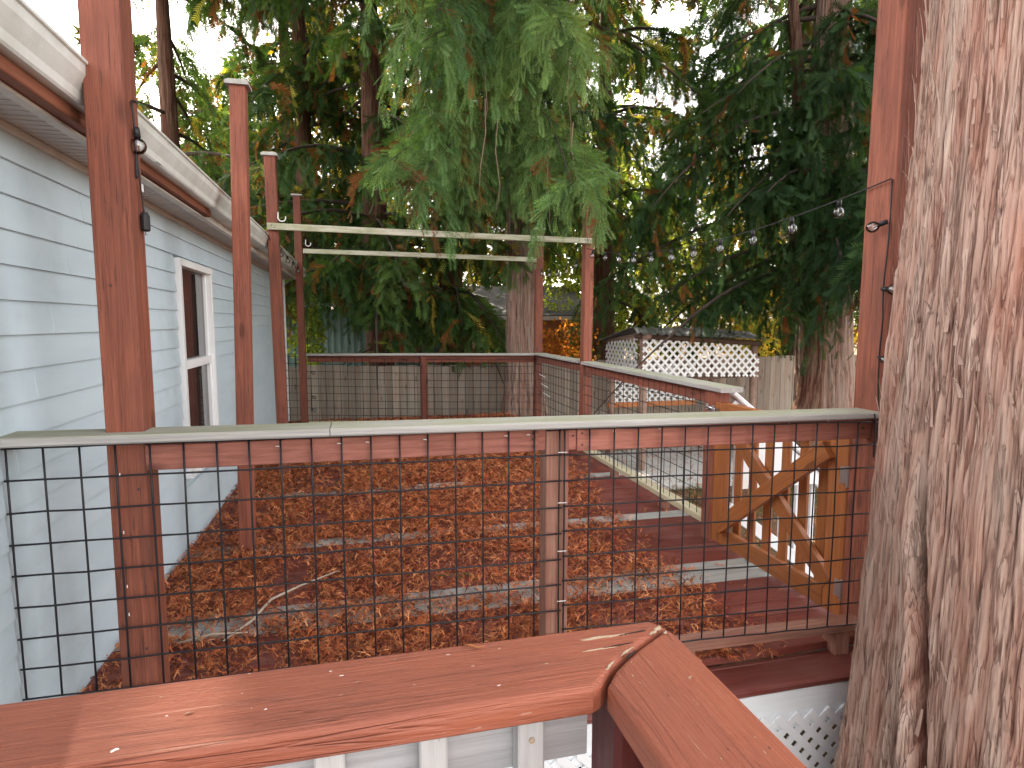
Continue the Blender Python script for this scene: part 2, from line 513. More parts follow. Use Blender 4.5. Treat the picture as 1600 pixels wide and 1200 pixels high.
def tube_geo(pts, rad, n=8, cap=True):
    pts = [Vector(p) for p in pts]
    if not hasattr(rad, '__len__'):
        rad = [rad] * len(pts)
    V, F = [], []
    prev = None
    for i, p in enumerate(pts):
        d = (pts[min(i + 1, len(pts) - 1)] - pts[max(i - 1, 0)]).normalized()
        ref = prev if prev is not None else (Vector((0, 0, 1)) if abs(d.z) < 0.9 else Vector((1, 0, 0)))
        u = (ref - d * ref.dot(d))
        if u.length < 1e-6:
            u = d.orthogonal()
        u.normalize()
        prev = u
        w = d.cross(u)
        for k in range(n):
            an = 2 * math.pi * k / n
            V.append(p + (u * math.cos(an) + w * math.sin(an)) * rad[i])
    for i in range(len(pts) - 1):
        for k in range(n):
            k2 = (k + 1) % n
            F.append((i * n + k, i * n + k2, (i + 1) * n + k2, (i + 1) * n + k))
    if cap:
        F.append(tuple(range(n - 1, -1, -1)))
        F.append(tuple((len(pts) - 1) * n + k for k in range(n)))
    return V, F

def tube(name, pts, rad, mat, parent=None, n=8, smooth=True):
    V, F = tube_geo(pts, rad, n)
    return mk(name, V, F, mat, parent, smooth=smooth)

def join_geo(parts):
    V, F = [], []
    for v, f in parts:
        o = len(V)
        V += list(v)
        F += [tuple(i + o for i in q) for q in f]
    return V, F

def box_geo(x0, x1, y0, y1, z0, z1):
    V = [(x0, y0, z0), (x1, y0, z0), (x1, y1, z0), (x0, y1, z0), (x0, y0, z1), (x1, y0, z1), (x1, y1, z1), (x0, y1, z1)]
    F = [(0, 3, 2, 1), (4, 5, 6, 7), (0, 1, 5, 4), (1, 2, 6, 5), (2, 3, 7, 6), (3, 0, 4, 7)]
    return V, F

# ---- numpy value noise
_tab = rng.random((256, 256))
def vnoise(u, v):
    iu, iv = np.floor(u).astype(int), np.floor(v).astype(int)
    fu, fv = u - iu, v - iv
    fu = fu * fu * (3 - 2 * fu)
    fv = fv * fv * (3 - 2 * fv)
    g = lambda a, b: _tab[a & 255, b & 255]
    return (g(iu, iv) * (1 - fu) * (1 - fv) + g(iu + 1, iv) * fu * (1 - fv) + g(iu, iv + 1) * (1 - fu) * fv + g(iu + 1, iv + 1) * fu * fv)
def fbm(u, v, o=4):
    s, a, t = 0, 1, 0
    for i in range(o):
        s = s + a * vnoise(u * 2 ** i + 17 * i, v * 2 ** i + 31 * i)
        t += a
        a *= 0.5
    return s / t
def sstep(a, b, x):
    x = np.clip((x - a) / (b - a), 0, 1)
    return x * x * (3 - 2 * x)

# ================================================================== SETTING
GZ = -0.92
def build_ground():
    xs = np.concatenate([np.linspace(-200, -12, 12)[:-1], np.linspace(-12, 20, 90), np.linspace(20, 200, 12)[1:]])
    ys = np.concatenate([np.linspace(-200, -3, 12)[:-1], np.linspace(-3, 24, 80), np.linspace(24, 240, 12)[1:]])
    X, Y = np.meshgrid(xs, ys)
    Z = GZ + (fbm(X * 0.7 + 50, Y * 0.7 + 50, 4) - 0.5) * 0.08
    V = np.stack([X, Y, Z], -1).reshape(-1, 3)
    ny, nx = X.shape
    idx = np.arange(nx * ny).reshape(ny, nx)
    F = np.stack([idx[:-1, :-1], idx[:-1, 1:], idx[1:, 1:], idx[1:, :-1]], -1).reshape(-1, 4)
    o = fast_mesh('ground', V, F, M['ground'], smooth=True)
    tag(o, kind='structure')
build_ground()

# ---- deck
DX0, DX1 = -1.15, 2.46
deck = bpy.data.objects.new('deck_floor', None)
place(deck, Matrix.Translation((0, 5, 0)))
tag(deck, kind='structure')
P = 0.1425
GREY = {5, 6, 13, 22, 31, 32}
i = 0
y = 2.30
while y < 9.6:
    m = M['deckgrey'] if i in GREY else M['deckred']
    board('plank', (DX0, y + 0.0695, -0.019 + random.uniform(-0.001, 0.001)), (DX1, y + 0.0695, -0.019 + random.uniform(-0.001, 0.001)), 0.139, 0.038, m, deck, c=0.004)
    y += P
    i += 1
board('border_plank', (DX0, 2.20, -0.062), (DX1 + 0.02, 2.20, -0.062), 0.19, 0.038, M['deckred'], deck, c=0.012)
board('rim_joist', (DX0, 2.285, -0.10), (DX1, 2.285, -0.10), 0.028, 0.12, M['deckred'], deck)
board('skirt_board', (DX0, 2.125, -0.170), (DX1, 2.125, -0.170), 0.022, 0.175, M['skirt'], deck)
board('joist', (DX1 - 0.02, 2.31, -0.13), (DX1 - 0.02, 9.5, -0.13), 0.035, 0.18, M['skirt'], deck)
for yy in (3.6, 5.0, 6.6, 8.2):
    for xx in (-0.9, 0.8, 2.3):
        post('pier', xx, xx + 0.12, yy, yy + 0.12, GZ - 0.2, -0.05, M['darkwood'], deck)

# skirt lattice: plastic strips, two layers
lat = thing('lattice_skirt', (1.4, 2.11, -0.55), 'white plastic diagonal lattice closing the gap under the deck edge beside the trunk', 'lattice')
def strip(name, x0, z0, sgn, L, yy, mat, parent, w=0.034, th=0.006, zmax=None):
    d = Vector((sgn, 0, -1)).normalized()
    a = Vector((x0, yy, z0))
    b = a + d * L
    px = Vector((-d.z, 0, d.x))
    hw = w / 2
    c = 0.008
    prof = [a + px * (hw - c), a + px * hw + d * c, b + px * hw, b - px * hw, a - px * hw + d * c, a - px * (hw - c)]
    V = [(p.x, yy, p.z) for p in prof] + [(p.x, yy + th, p.z) for p in prof]
    n = 6
    F = [tuple(range(n - 1, -1, -1)), tuple(range(n, 2 * n))]
    if sgn > 0:
        F = [tuple(range(n)), tuple(range(2 * n - 1, n - 1, -1))]
    for k in range(n):
        j = (k + 1) % n
        F.append((k, k + n, j + n, j) if sgn > 0 else (k, j, j + n, k + n))
    return mk(name, V, F, mat, parent)
x = -0.2
while x < 3.1:
    if x > 0.45:
        strip('lattice_strip', x, -0.186, 1, 1.06, 2.098, M['vinyl'], lat)
    strip('lattice_strip', x + 0.03, -0.186, -1, 1.06, 2.106, M['vinyl'], lat)
    x += 0.082

# ---- house
house = thing('house', (-1.15, 4, GZ), 'pale blue lap sided house wall with white gutter and one tall window', 'house')
WX = -1.15
CH = 0.1172
z0w = 2.16
YN, YF = -2.5, 9.95
def course_geo(y0, y1, zt, off=0.0):
    zb = zt - CH
    # double lap profile: bottom kicks out 11 mm
    prof = [(WX - 0.012, zt + 0.004), (WX + 0.001 + off, zt + 0.002), (WX + 0.012 + off, zb + 0.008), (WX + 0.0125 + off, zb), (WX + 0.004 + off, zb - 0.001), (WX - 0.012, zb + 0.002)]
    V = [(a, y0, b) for a, b in prof] + [(a, y1, b) for a, b in prof]
    n = len(prof)
    F = [tuple(range(n)), tuple(range(2 * n - 1, n - 1, -1))]
    for k in range(n):
        j = (k + 1) % n
        F.append((k, k + n, j + n, j))
    return V, F
WY0, WY1, WZ0, WZ1 = 4.32, 5.18, 0.50, 1.905
k = 0
zt = z0w
while zt > -0.85:
    segs = [(YN, YF)]
    zb = zt - CH
    if zb < WZ1 + 0.0 and zt > WZ0:
        segs = [(YN, WY0 - 0.012), (WY1 + 0.012, YF)]
    elif zt < 0.95:
        segs = [(YN, 2.235), (2.2, YF)]
    # vinyl lengths overlap at staggered joints
    cut = []
    for (a, b) in segs:
        js = [j for j in ((1.3 + 3.66 * 0 + (k * 1.37) % 2.9 + 0.35), (5.4 + (k * 1.9) % 3.1)) if a + 0.5 < j < b - 0.5]
        pts_ = [a] + js + [b]
        cut += [(pts_[i_] - (0.02 if i_ else 0), pts_[i_ + 1], 0.0012 * (i_ % 2)) for i_ in range(len(pts_) - 1)]
    lower_joint = (zt < 0.95 and not (zb < WZ1 and zt > WZ0))
    for q, (a, b, off_) in enumerate(cut if not lower_joint else []):
        V, F = course_geo(a, b, zt, off_)
        mk('siding_panel', V, F, M['siding'], house)
    for q, (a, b) in enumerate(segs if lower_joint else []):
        V, F = course_geo(a, b, zt, 0.0035 if (zt < 0.95 and q == 0 and len(segs) == 2 and segs[1][0] < 3) else 0.0)
        mk('siding_panel', V, F, M['siding'], house)
    zt -= CH
    k += 1
V, F = box_geo(WX - 0.14, WX - 0.014, YN, WY0 - 0.01, GZ - 0.2, 2.3)
V2, F2 = box_geo(WX - 0.14, WX - 0.014, WY1 + 0.01, YF - 0.01, GZ - 0.2, 2.3)
V3, F3 = box_geo(WX - 0.14, WX - 0.014, WY0 - 0.01, WY1 + 0.01, GZ - 0.2, WZ0 - 0.01)
V4, F4 = box_geo(WX - 0.14, WX - 0.014, WY0 - 0.01, WY1 + 0.01, WZ1 + 0.01, 2.3)
V5, F5 = box_geo(-7.5, WX - 0.141, YF - 0.14, YF - 0.01, GZ - 0.2, 2.3)
V, F = join_geo([(V, F), (V2, F2), (V3, F3), (V4, F4), (V5, F5)])
mk('wall_core', V, F, M['siding'], house)
post('corner_trim', WX - 0.03, WX + 0.022, YF - 0.055, YF + 0.02, GZ, 2.155, M['vinyl'], house)
board('frieze_trim', (WX + 0.012, YN, 2.147), (WX + 0.012, YF, 2.147), 0.026, 0.026, M['fascia'], house)
# soffit: vented panel with ribs
FXX = -0.965
geo = []
ys = np.arange(YN, YF + 0.2, 0.0254)
for q, yy in enumerate(ys[:-1]):
    dz = 0.003 if q % 2 else 0.0
    geo.append(box_geo(WX + 0.0, FXX - 0.012, yy, yy + 0.0252, 2.162 - dz, 2.170))
V, F = join_geo(geo)
tag(mk('soffit', V, F, M['soffit'], house), kind='stuff')
board('fascia', (FXX, YN, 2.255), (FXX, YF + 0.22, 2.255), 0.02, 0.205, M['fascia'], house)
board('fascia_lip', (FXX + 0.006, YN, 2.150), (FXX + 0.006, YF + 0.22, 2.150), 0.04, 0.012, M['fascia'], house)
# gutter, K profile (outer shell, top hem, closed thickness)
gp = [(-0.953, 2.33), (-0.953, 2.205), (-0.868, 2.205), (-0.862, 2.212), (-0.858, 2.238), (-0.845, 2.262), (-0.834, 2.285), (-0.832, 2.315), (-0.824, 2.318), (-0.824, 2.328), (-0.838, 2.328), (-0.840, 2.288), (-0.852, 2.264), (-0.866, 2.238), (-0.871, 2.211), (-0.948, 2.211), (-0.948, 2.33)]
gp = [(a, b) for a, b in gp]
V = [(a, YN, b) for a, b in gp] + [(a, YF + 0.2, b - 0.012) for a, b in gp]
n = len(gp)
F = [(k, (k + 1) % n, (k + 1) % n + n, k + n) for k in range(n)]
F += [tuple(range(n - 1, -1, -1)), tuple(range(n, 2 * n))]
gut = mk('gutter', V, F, M['gutter'], house)
V, F = join_geo([box_geo(-0.9475, -0.835, YF + 0.19, YF + 0.2, 2.20, 2.315)])
mk('end_cap', V, F, M['gutter'], gut)
for yy in (3.05, 6.05):
    V, F = join_geo([box_geo(-0.9545, -0.8535, yy, yy + 0.07, 2.2015, 2.2045)])
    mk('gutter_seam', V, F, M['gutter'], gut)
# board under gutter, in two lengths
board('nailer_board', (-0.925, YN, 2.178), (-0.925, 2.47, 2.178), 0.055, 0.044, M['nailer'], house)
board('nailer_board', (-0.932, 2.475, 2.180), (-0.932, 4.28, 2.180), 0.042, 0.04, M['nailer'], house)
# roof slope
V = [(-0.90, YN, 2.345), (-0.90, YF + 0.25, 2.345), (-7.8, YF + 0.25, 3.95), (-7.8, YN, 3.95), (-0.90, YN, 2.325), (-0.90, YF + 0.25, 2.325), (-7.8, YF + 0.25, 3.8), (-7.8, YN, 3.8)]
F = [(0, 1, 2, 3), (7, 6, 5, 4), (0, 4, 5, 1), (1, 5, 6, 2), (2, 6, 7, 3), (3, 7, 4, 0)]
mk('roof', V, F, M['shingle'], house)
# window
win = mk('window', *box_geo(WX - 0.10, WX - 0.09, WY0, WY1, WZ0, WZ1), M['interior'], house)
def wbar(name, y0, y1, z0, z1, xo, th, mat=M['vinyl']):
    return board(name, (xo, y0 if (y1 - y0) > (z1 - z0) else (y0 + y1) / 2, (z0 + z1) / 2 if (y1 - y0) > (z1 - z0) else z0),
                 (xo, y1 if (y1 - y0) > (z1 - z0) else (y0 + y1) / 2, (z0 + z1) / 2 if (y1 - y0) > (z1 - z0) else z1),
                 *( (th, (z1 - z0)) if (y1 - y0) > (z1 - z0) else (th, (y1 - y0)) ), mat, win,
                 up=(0, 0, 1) if (y1 - y0) > (z1 - z0) else (0, 1, 0), c=0.002)
fo = 0.045
xo = WX + 0.0
wbar('frame', WY0, WY0 + fo, WZ0 + 0.002, WZ1 - 0.002, xo, 0.07)
wbar('frame', WY1 - fo, WY1, WZ0 + 0.002, WZ1 - 0.002, xo, 0.07)
wbar('frame', WY0 - 0.004, WY1 + 0.004, WZ1 - fo, WZ1 + 0.002, xo + 0.002, 0.074)
wbar('frame', WY0 - 0.004, WY1 + 0.004, WZ0 - 0.004, WZ0 + fo, xo + 0.002, 0.078)
wbar('meeting_rail', WY0 + fo, WY1 - fo, 1.185, 1.245, xo - 0.004, 0.046)
wbar('sash', WY0 + fo, WY0 + fo + 0.02, 1.245, WZ1 - fo, xo - 0.016, 0.03)
wbar('sash', WY1 - fo - 0.022, WY1 - fo, 1.245, WZ1 - fo, xo - 0.016, 0.03)
wbar('sash', WY0 + fo, WY0 + fo + 0.04, WZ0 + fo, 1.185, xo - 0.010, 0.04)
wbar('sash', WY1 - fo - 0.04, WY1 - fo, WZ0 + fo, 1.185, xo - 0.010, 0.04)
wbar('pane', WY0 + fo, WY1 - fo, 1.245, WZ1 - fo, xo - 0.022, 0.005, M['pane'])
wbar('pane', WY0 + fo + 0.03, WY1 - fo - 0.03, WZ0 + fo, 1.19, xo - 0.016, 0.005, M['pane'])
wbar('sill', WY0 - 0.02, WY1 + 0.02, WZ0 - 0.022, WZ0 - 0.005, xo + 0.012, 0.09)

# ================================================================== FENCES
def wire_panel(name, A, B, z0, z1, ncol, nrow, r, parent, mat, jitter=0.0, segs=5):
    """welded wire grid from A(x,y) to B(x,y), z0=(zA,zB) bottoms, z1=(zA,zB) tops"""
    A, B = Vector((*A, 0)), Vector((*B, 0))
    d = (B - A).normalized()
    nrm = Vector((d.y, -d.x, 0))
    geo = []
    for c in range(ncol + 1):
        t = c / ncol
        p = A.lerp(B, t)
        wob = random.uniform(-jitter, jitter)
        p0 = Vector((p.x, p.y, z0[0] * (1 - t) + z0[1] * t))
        p1 = Vector((p.x, p.y, z1[0] * (1 - t) + z1[1] * t))
        mid = (p0 + p1) / 2 + nrm * wob + d * random.uniform(-jitter, jitter) * 0.6
        geo.append(tube_geo([p0, p0.lerp(mid, .5) , mid, mid.lerp(p1, .5), p1], r, segs))
    for q in range(nrow + 1):
        t = q / nrow
        a = Vector((A.x, A.y, z0[0] * (1 - t) + z1[0] * t)) - d * 0.008 + nrm * r * 1.7
        b = Vector((B.x, B.y, z0[1] * (1 - t) + z1[1] * t)) + d * 0.008 + nrm * r * 1.7
        pts = []
        nn = max(8, ncol)
        for s in range(nn + 1):
            p = a.lerp(b, s / nn)
            p.z += random.uniform(-jitter, jitter) * 0.5
            pts.append(p)
        geo.append(tube_geo(pts, r, segs))
    V, F = join_geo(geo)
    return mk(name, V, F, mat, parent, smooth=True)

# ---- front fence
ff = thing('wire_panel_fence', (0.75, 2.3, 0), 'waist high front railing of black welded wire in red wood with flat grey cap', 'railing')
post('post', -0.845, -0.728, 2.275, 2.40, 0.001, 3.15, M['red'], ff, lean=(0.0, 0.02))
cpost = post('post', 0.700, 0.795, 2.275, 2.365, 0.001, 1.068, M['block'], ff)
rp = post('post', 2.245, 2.365, 2.225, 2.385, 0.001, 3.02, M['red'], ff, lean=(0.012, 0.0))
pc = board('post_cap', (2.20, 2.285, 3.035), (2.42, 2.285, 3.035), 0.20, 0.03, M['darkwood'], ff)
def capboard(name, a, b, w, h, mat, parent, **kw):
    return board(name, a, b, w, h, mat, parent, c=0.006, **kw)
capboard('cap_board', (-1.55, 2.295, 1.121), (-0.12, 2.297, 1.1085), 0.155, 0.030, M['cap'], ff)
capboard('cap_board', (-0.117, 2.297, 1.109), (2.32, 2.290, 1.083), 0.155, 0.030, M['cap'], ff)
r1 = board('top_rail', (-0.726, 2.295, 1.038), (0.665, 2.293, 1.034), 0.038, 0.088, M['red_near'], ff)
r2 = board('top_rail', (0.830, 2.293, 1.030), (2.245, 2.288, 1.018), 0.038, 0.095, M['red_near'], ff)
board('top_rail_block', (0.667, 2.300, 1.034), (0.699, 2.300, 1.034), 0.034, 0.088, M['red_near'], ff)
board('top_rail_block', (0.796, 2.300, 1.032), (0.829, 2.300, 1.032), 0.034, 0.090, M['red_near'], ff)
def screw(x, y, z, parent, r=0.0045, nrm=(0, -1, 0)):
    n = Vector(nrm)
    V, F = tube_geo([Vector((x, y, z)), Vector((x, y, z)) + n * 0.0015], r, 8)
    mk('screw', V, F, M['screw'], parent)
for (sx, zz) in ((0.645, 1.062), (0.642, 1.04), (0.646, 1.012)):
    screw(sx, 2.2735, zz, r1)
for (sx, zz) in ((0.850, 1.055), (0.850, 1.008)):
    screw(sx, 2.2735, zz, r2)
screw(2.20, 2.2685, 1.02, r2)
screw(0.815, 2.2825, 1.045, cpost)
wire_panel('wire_mesh', (-1.125, 2.262), (0.752, 2.262), (0.238, 0.225), (1.095, 1.083), 18, 8, 0.0035, ff, M['black'], jitter=0.0042)
wire_panel('wire_mesh', (0.772, 2.260), (2.232, 2.215), (0.145, 0.118), (1.078, 1.058), 14, 9, 0.0034, ff, M['black'], jitter=0.0042)
# white staples/clips
geo = []
for z in (0.985, 0.78, 0.58, 0.37):
    geo.append(tube_geo([(0.744, 2.2555, z), (0.752, 2.2535, z + 0.001), (0.772, 2.2535, z), (0.781, 2.2555, z)], 0.0016, 5))
for xx in (-0.30, -0.09, 0.01, 0.22, 0.53, 0.62, 0.98, 1.18, 1.38, 1.80, 2.0):
    geo.append(tube_geo([(xx - .006, 2.2555, 1.062), (xx, 2.2535, 1.063), (xx + .006, 2.2555, 1.061)], 0.0014, 5))
for z in (0.99, 0.79, 0.60, 0.50):
    geo.append(tube_geo([(-0.80, 2.2555, z - .005), (-0.80, 2.2535, z), (-0.80, 2.2555, z + .005)], 0.0016, 5))
V, F = join_geo(geo)
tag(mk('staples', V, F, M['whiteplastic'], ff), kind='stuff')
board('bottom_rail', (1.20, 2.285, 0.098), (2.28, 2.275, 0.092), 0.095, 0.034, M['block'], ff)
board('bottom_rail', (-0.72, 2.285, 0.098), (1.198, 2.285, 0.098), 0.095, 0.034, M['bottomrail'], ff)
for xx in (1.30, 2.10):
    post('spacer_block', xx, xx + 0.075, 2.245, 2.335, -0.042, 0.080, M['block'], ff)

# ---- free standing house side posts
def tallpost(name, x0, x1, y0, y1, h, label, lean=(0, 0), cap=True, group='tall red posts along the house'):
    t = thing(name, ((x0 + x1) / 2, (y0 + y1) / 2, 0), label, 'post', group)
    post('shaft', x0, x1, y0, y1, 0.001, h, M['red'], t, lean=lean)
    if cap:
        cx, cy = (x0 + x1) / 2 + lean[0], (y0 + y1) / 2 + lean[1]
        w = (x1 - x0) / 2 + 0.022
        V = [(cx + a * w, cy + b * w, h + 0.001) for a, b in ((-1, -1), (1, -1), (1, 1), (-1, 1))]
        V += [(cx + a * w, cy + b * w, h + 0.02) for a, b in ((-1, -1), (1, -1), (1, 1), (-1, 1))]
        V += [(cx + a * w * .72, cy + b * w * .72, h + 0.036) for a, b in ((-1, -1), (1, -1), (1, 1), (-1, 1))]
        F = [(3, 2, 1, 0), (8, 9, 10, 11)]
        for s in (0, 4):
            for k in range(4):
                j = (k + 1) % 4
                F.append((s + k, s + j, s + j + 4, s + k + 4))
        mk('post_cap', V, F, M['cap'], t)
    return t
p2 = tallpost('tall_post', -0.812, -0.720, 4.14, 4.235, 2.93, 'tall red post with flat pale cap standing just beyond the house window', lean=(0.066, 0.0))
p3 = tallpost('tall_post', -0.818, -0.718, 6.18, 6.28, 3.03, 'leaning red post behind the window post, holding the upper pale beam on its left end', lean=(-0.025, 0.0))

# ---- rear fence
rf = thing('wire_panel_fence', (0.8, 8.5, 0), 'far railing across the end of the deck with two tall capped posts and wire infill', 'railing', 'deck railings of red wood and black wire')
ff['group'] = 'deck railings of red wood and black wire'
RL, RR = Vector((-0.80, 8.92)), Vector((2.345, 8.09))
def on_rear(t, off=0.0):
    p = RL.lerp(RR, t)
    return p
post('post', -0.860, -0.765, 8.86, 8.955, 0.001, 3.19, M['red'], rf)
post('post', 2.30, 2.40, 8.03, 8.13, 0.001, 2.74, M['red'], rf, lean=(0.02, 0))
for cx, cy, h in ((-0.812, 8.907, 3.19), (2.37, 8.08, 2.74)):
    board('post_cap', (cx - 0.07, cy, h + 0.0125), (cx + 0.07, cy, h + 0.0125), 0.14, 0.024, M['cap'], rf, c=0.008)
post('post', 0.775, 0.875, 8.45, 8.54, 0.001, 1.03, M['red'], rf)
capboard('cap_board', (-0.74, 8.895, 1.048), (2.345, 8.07, 1.055), 0.14, 0.03, M['cap'], rf)
board('top_rail', (-0.74, 8.90, 0.987), (0.774, 8.50, 0.987), 0.038, 0.088, M['red'], rf)
board('top_rail', (0.876, 8.475, 0.987), (2.30, 8.095, 0.987), 0.038, 0.088, M['red'], rf)
wire_panel('wire_mesh', (-1.10, 8.96), (0.79, 8.43), (0.10, 0.10), (1.03, 0.99), 19, 9, 0.0034, rf, M['black'], segs=4)
wire_panel('wire_mesh', (0.85, 8.42), (2.31, 8.03), (0.10, 0.10), (0.99, 0.99), 14, 9, 0.0034, rf, M['black'], segs=4)
board('bottom_rail', (-0.74, 8.87, 0.098), (2.30, 8.07, 0.098), 0.09, 0.036, M['bottomrail'], rf)

# ---- side fence
sf = thing('wire_panel_fence', (2.34, 5.5, 0), 'side railing running down the right of the deck to the gate with mossy cap', 'railing', 'deck railings of red wood and black wire')
post('post', 2.31, 2.408, 6.19, 6.30, 0.001, 2.80, M['red'], sf, lean=(0.02, 0.0))
post('post', 2.285, 2.40, 3.60, 3.725, 0.001, 1.035, M['red'], sf)
capboard('cap_board', (2.36, 8.02, 1.062), (2.365, 6.33, 1.062), 0.155, 0.03, M['cap'], sf)
capboard('cap_board', (2.365, 6.17, 1.060), (2.345, 3.50, 1.055), 0.17, 0.034, M['cap'], sf)
board('top_rail', (2.345, 8.03, 1.002), (2.35, 6.311, 1.002), 0.038, 0.088, M['red'], sf)
board('top_rail', (2.35, 6.189, 0.996), (2.335, 3.726, 0.990), 0.038, 0.088, M['red'], sf)
wire_panel('wire_mesh', (2.325, 8.01), (2.33, 6.33), (0.10, 0.10), (1.03, 1.03), 16, 9, 0.0034, sf, M['black'], segs=4)
wire_panel('wire_mesh', (2.33, 6.17), (2.315, 3.73), (0.10, 0.10), (1.03, 1.03), 24, 9, 0.003, sf, M['black'], segs=4)
board('bottom_rail', (2.36, 6.188, 0.115), (2.345, 3.727, 0.112), 0.10, 0.040, M['bottomrail'], sf)
board('bottom_rail', (2.355, 8.02, 0.115), (2.36, 6.312, 0.115), 0.09, 0.040, M['bottomrail'], sf)
for yy in (4.35, 5.35, 7.1):
    post('spacer_block', 2.325, 2.385, yy, yy + 0.09, 0.001, 0.094, M['block'], sf)
# little light clips on the wires
geo = []
for k, z in enumerate((0.80, 0.68, 0.57)):
    geo.append(tube_geo([(2.31, 7.85 - 0.1 * k, z), (2.308, 7.55 - 0.1 * k, z - 0.02)], 0.004, 5))
V, F = join_geo(geo)
tag(mk('ties', V, F, M['whiteplastic'], sf), kind='stuff')

# ---- beams (rest on posts: things of their own)
b1 = thing('beam', (0.8, 6.12, 2.36), 'upper weathered pale beam nailed across the two posts over the deck', 'beam', 'pale beams spanning the deck posts')
board('timber', (-0.83, 6.145, 2.385), (1.07, 6.155, 2.362), 0.036, 0.060, M['beam'], b1)
board('timber', (1.072, 6.155, 2.362), (2.385, 6.165, 2.352), 0.036, 0.056, M['beam'], b1)
b2 = thing('beam', (0.8, 8.5, 2.42), 'lower thin pale beam farther back between the capped rear posts', 'beam', 'pale beams spanning the deck posts')
board('timber', (-0.745, 8.84, 2.46), (0.8, 8.42, 2.40), 0.036, 0.060, M['beam'], b2)
board('timber', (0.802, 8.42, 2.40), (2.31, 8.01, 2.335), 0.036, 0.060, M['beam'], b2)
for (xx, zz) in ((-0.79, 2.394), (-0.765, 2.372), (1.03, 2.37), (1.11, 2.352), (2.34, 2.36), (2.365, 2.342)):
    screw(xx, 6.127 + 0.006 * (xx + 0.8), zz, b1, 0.006)
for (xx, zz) in ((-0.775, 2.60), (-0.80, 1.62), (-0.755, 0.93), (-0.76, 0.36)):
    screw(xx, 2.2745 + 0.006 * zz, zz, ff, 0.005)
def hook(x, y, z, label, s=1.0):
    pts = [Vector((x + s * 0.035 * math.cos(a) , y, z + s * 0.035 * math.sin(a))) for a in np.linspace(math.pi * 0.85, math.pi * 2.1, 9)]
    pts = [Vector((x - s * 0.034, y + 0.02, z + s * 0.05))] + pts
    o = tube('hook', pts, 0.005, M['whiteplastic'])
    tag(o, label, 'hook', 'white hooks screwed above the beams')
hook(-0.70, 6.15, 2.47, 'white cup hook above the left end of the upper pale beam')
hook(-0.68, 8.84, 2.56, 'small white hook on the far left capped post by the lower beam')

# ---- gate
gt = thing('gate', (2.29, 3.05, 0), 'orange stained picket gate with a large X brace beside the cedar trunk', 'gate')
GX = 2.30
g0, g1 = 2.43, 3.585
board('stile', (GX, g1 - 0.065, 0.03), (GX, g1 - 0.065, 0.965), 0.13, 0.034, M['gate'], gt, up=(1, 0, 0))
board('stile', (GX, g0 + 0.062, 0.03), (GX, g0 + 0.062, 1.0), 0.125, 0.034, M['gate'], gt, up=(1, 0, 0))
board('rail', (GX - 0.001, g0 + 0.126, 0.085), (GX - 0.001, g1 - 0.131, 0.085), 0.034, 0.11, M['gate'], gt)
board('rail', (GX - 0.001, g0 + 0.126, 0.93), (GX - 0.001, g1 - 0.131, 0.925), 0.034, 0.10, M['gate'], gt)
board('brace', (GX - 0.004, g0 + 0.10, 0.165), (GX - 0.004, g1 - 0.12, 0.865), 0.034, 0.095, M['gate'], gt, up=(0, 1, 0.6))
board('brace', (GX - 0.0375, g0 + 0.11, 0.865), (GX - 0.0375, g1 - 0.11, 0.150), 0.032, 0.095, M['gate'], gt, up=(0, 1, -0.6))
npk = 8
for k in range(npk):
    yy = g0 + 0.06 + (g1 - g0 - 0.12) * k / (npk - 1)
    board('picket', (GX + 0.036, yy, 0.02), (GX + 0.036, yy, 0.975 - 0.004 * (k % 3)), 0.066, 0.02, M['gate'], gt, up=(1, 0, 0))
for zz in (0.125, 0.70):
    V, F = tube_geo([(GX - 0.026, g0 - 0.012, zz), (GX - 0.026, g0 - 0.012, zz + 0.105)], 0.009, 10)
    V2, F2 = box_geo(GX - 0.024, GX - 0.020, g0 - 0.01, g0 + 0.04, zz + 0.01, zz + 0.095)
    V, F = join_geo([(V, F), (V2, F2)])
    mk('hinge', V, F, M['steel'], gt)
V, F = join_geo([box_geo(GX - 0.04, GX - 0.018, g1 - 0.05, g1 + 0.06, 0.905, 0.93),
                 tube_geo([(GX - 0.045, g1 - 0.04, 0.925), (GX - 0.06, g1 + 0.0, 0.935), (GX - 0.045, g1 + 0.08, 0.925)], 0.008, 8),
                 tube_geo([(GX - 0.05, g1 + 0.05, 0.915), (GX - 0.05, g1 + 0.05, 0.955)], 0.01, 8),
                 tube_geo([(GX - 0.05, g1 - 0.03, 0.915), (GX - 0.05, g1 - 0.03, 0.95)], 0.009, 8)])
mk('latch', V, F, M['steel'], gt)

# ---- steps and white stair rails outside the gate
st = thing('steps', (2.9, 3.05, GZ), 'grey wooden steps leading down from the orange gate', 'steps')
for k in range(4):
    zz = -0.19 - 0.18 * k
    xx = DX1 + 0.16 + 0.27 * k
    board('tread', (xx, 2.48, zz), (xx, 3.60, zz), 0.28, 0.038, M['deckgrey'], st)
    board('riser', (xx - 0.13, 2.48, zz - 0.10), (xx - 0.13, 3.60, zz - 0.10), 0.02, 0.16, M['white'], st)
for yy in (2.465, 3.615):
    V = [(DX1, yy, -0.02), (DX1 + 0.15, yy, -0.05), (DX1 + 1.3, yy, -0.82), (DX1 + 1.3, yy, GZ), (DX1 + 1.05, yy, GZ), (DX1, yy, -0.35)]
    V += [(a, b + 0.022, c) for a, b, c in V]
    F = [(0, 1, 2, 3, 4, 5), (11, 10, 9, 8, 7, 6)] + [(k, k + 6, (k + 1) % 6 + 6, (k + 1) % 6) for k in range(6)]
    mk('stringer', V, F, M['white'], st)
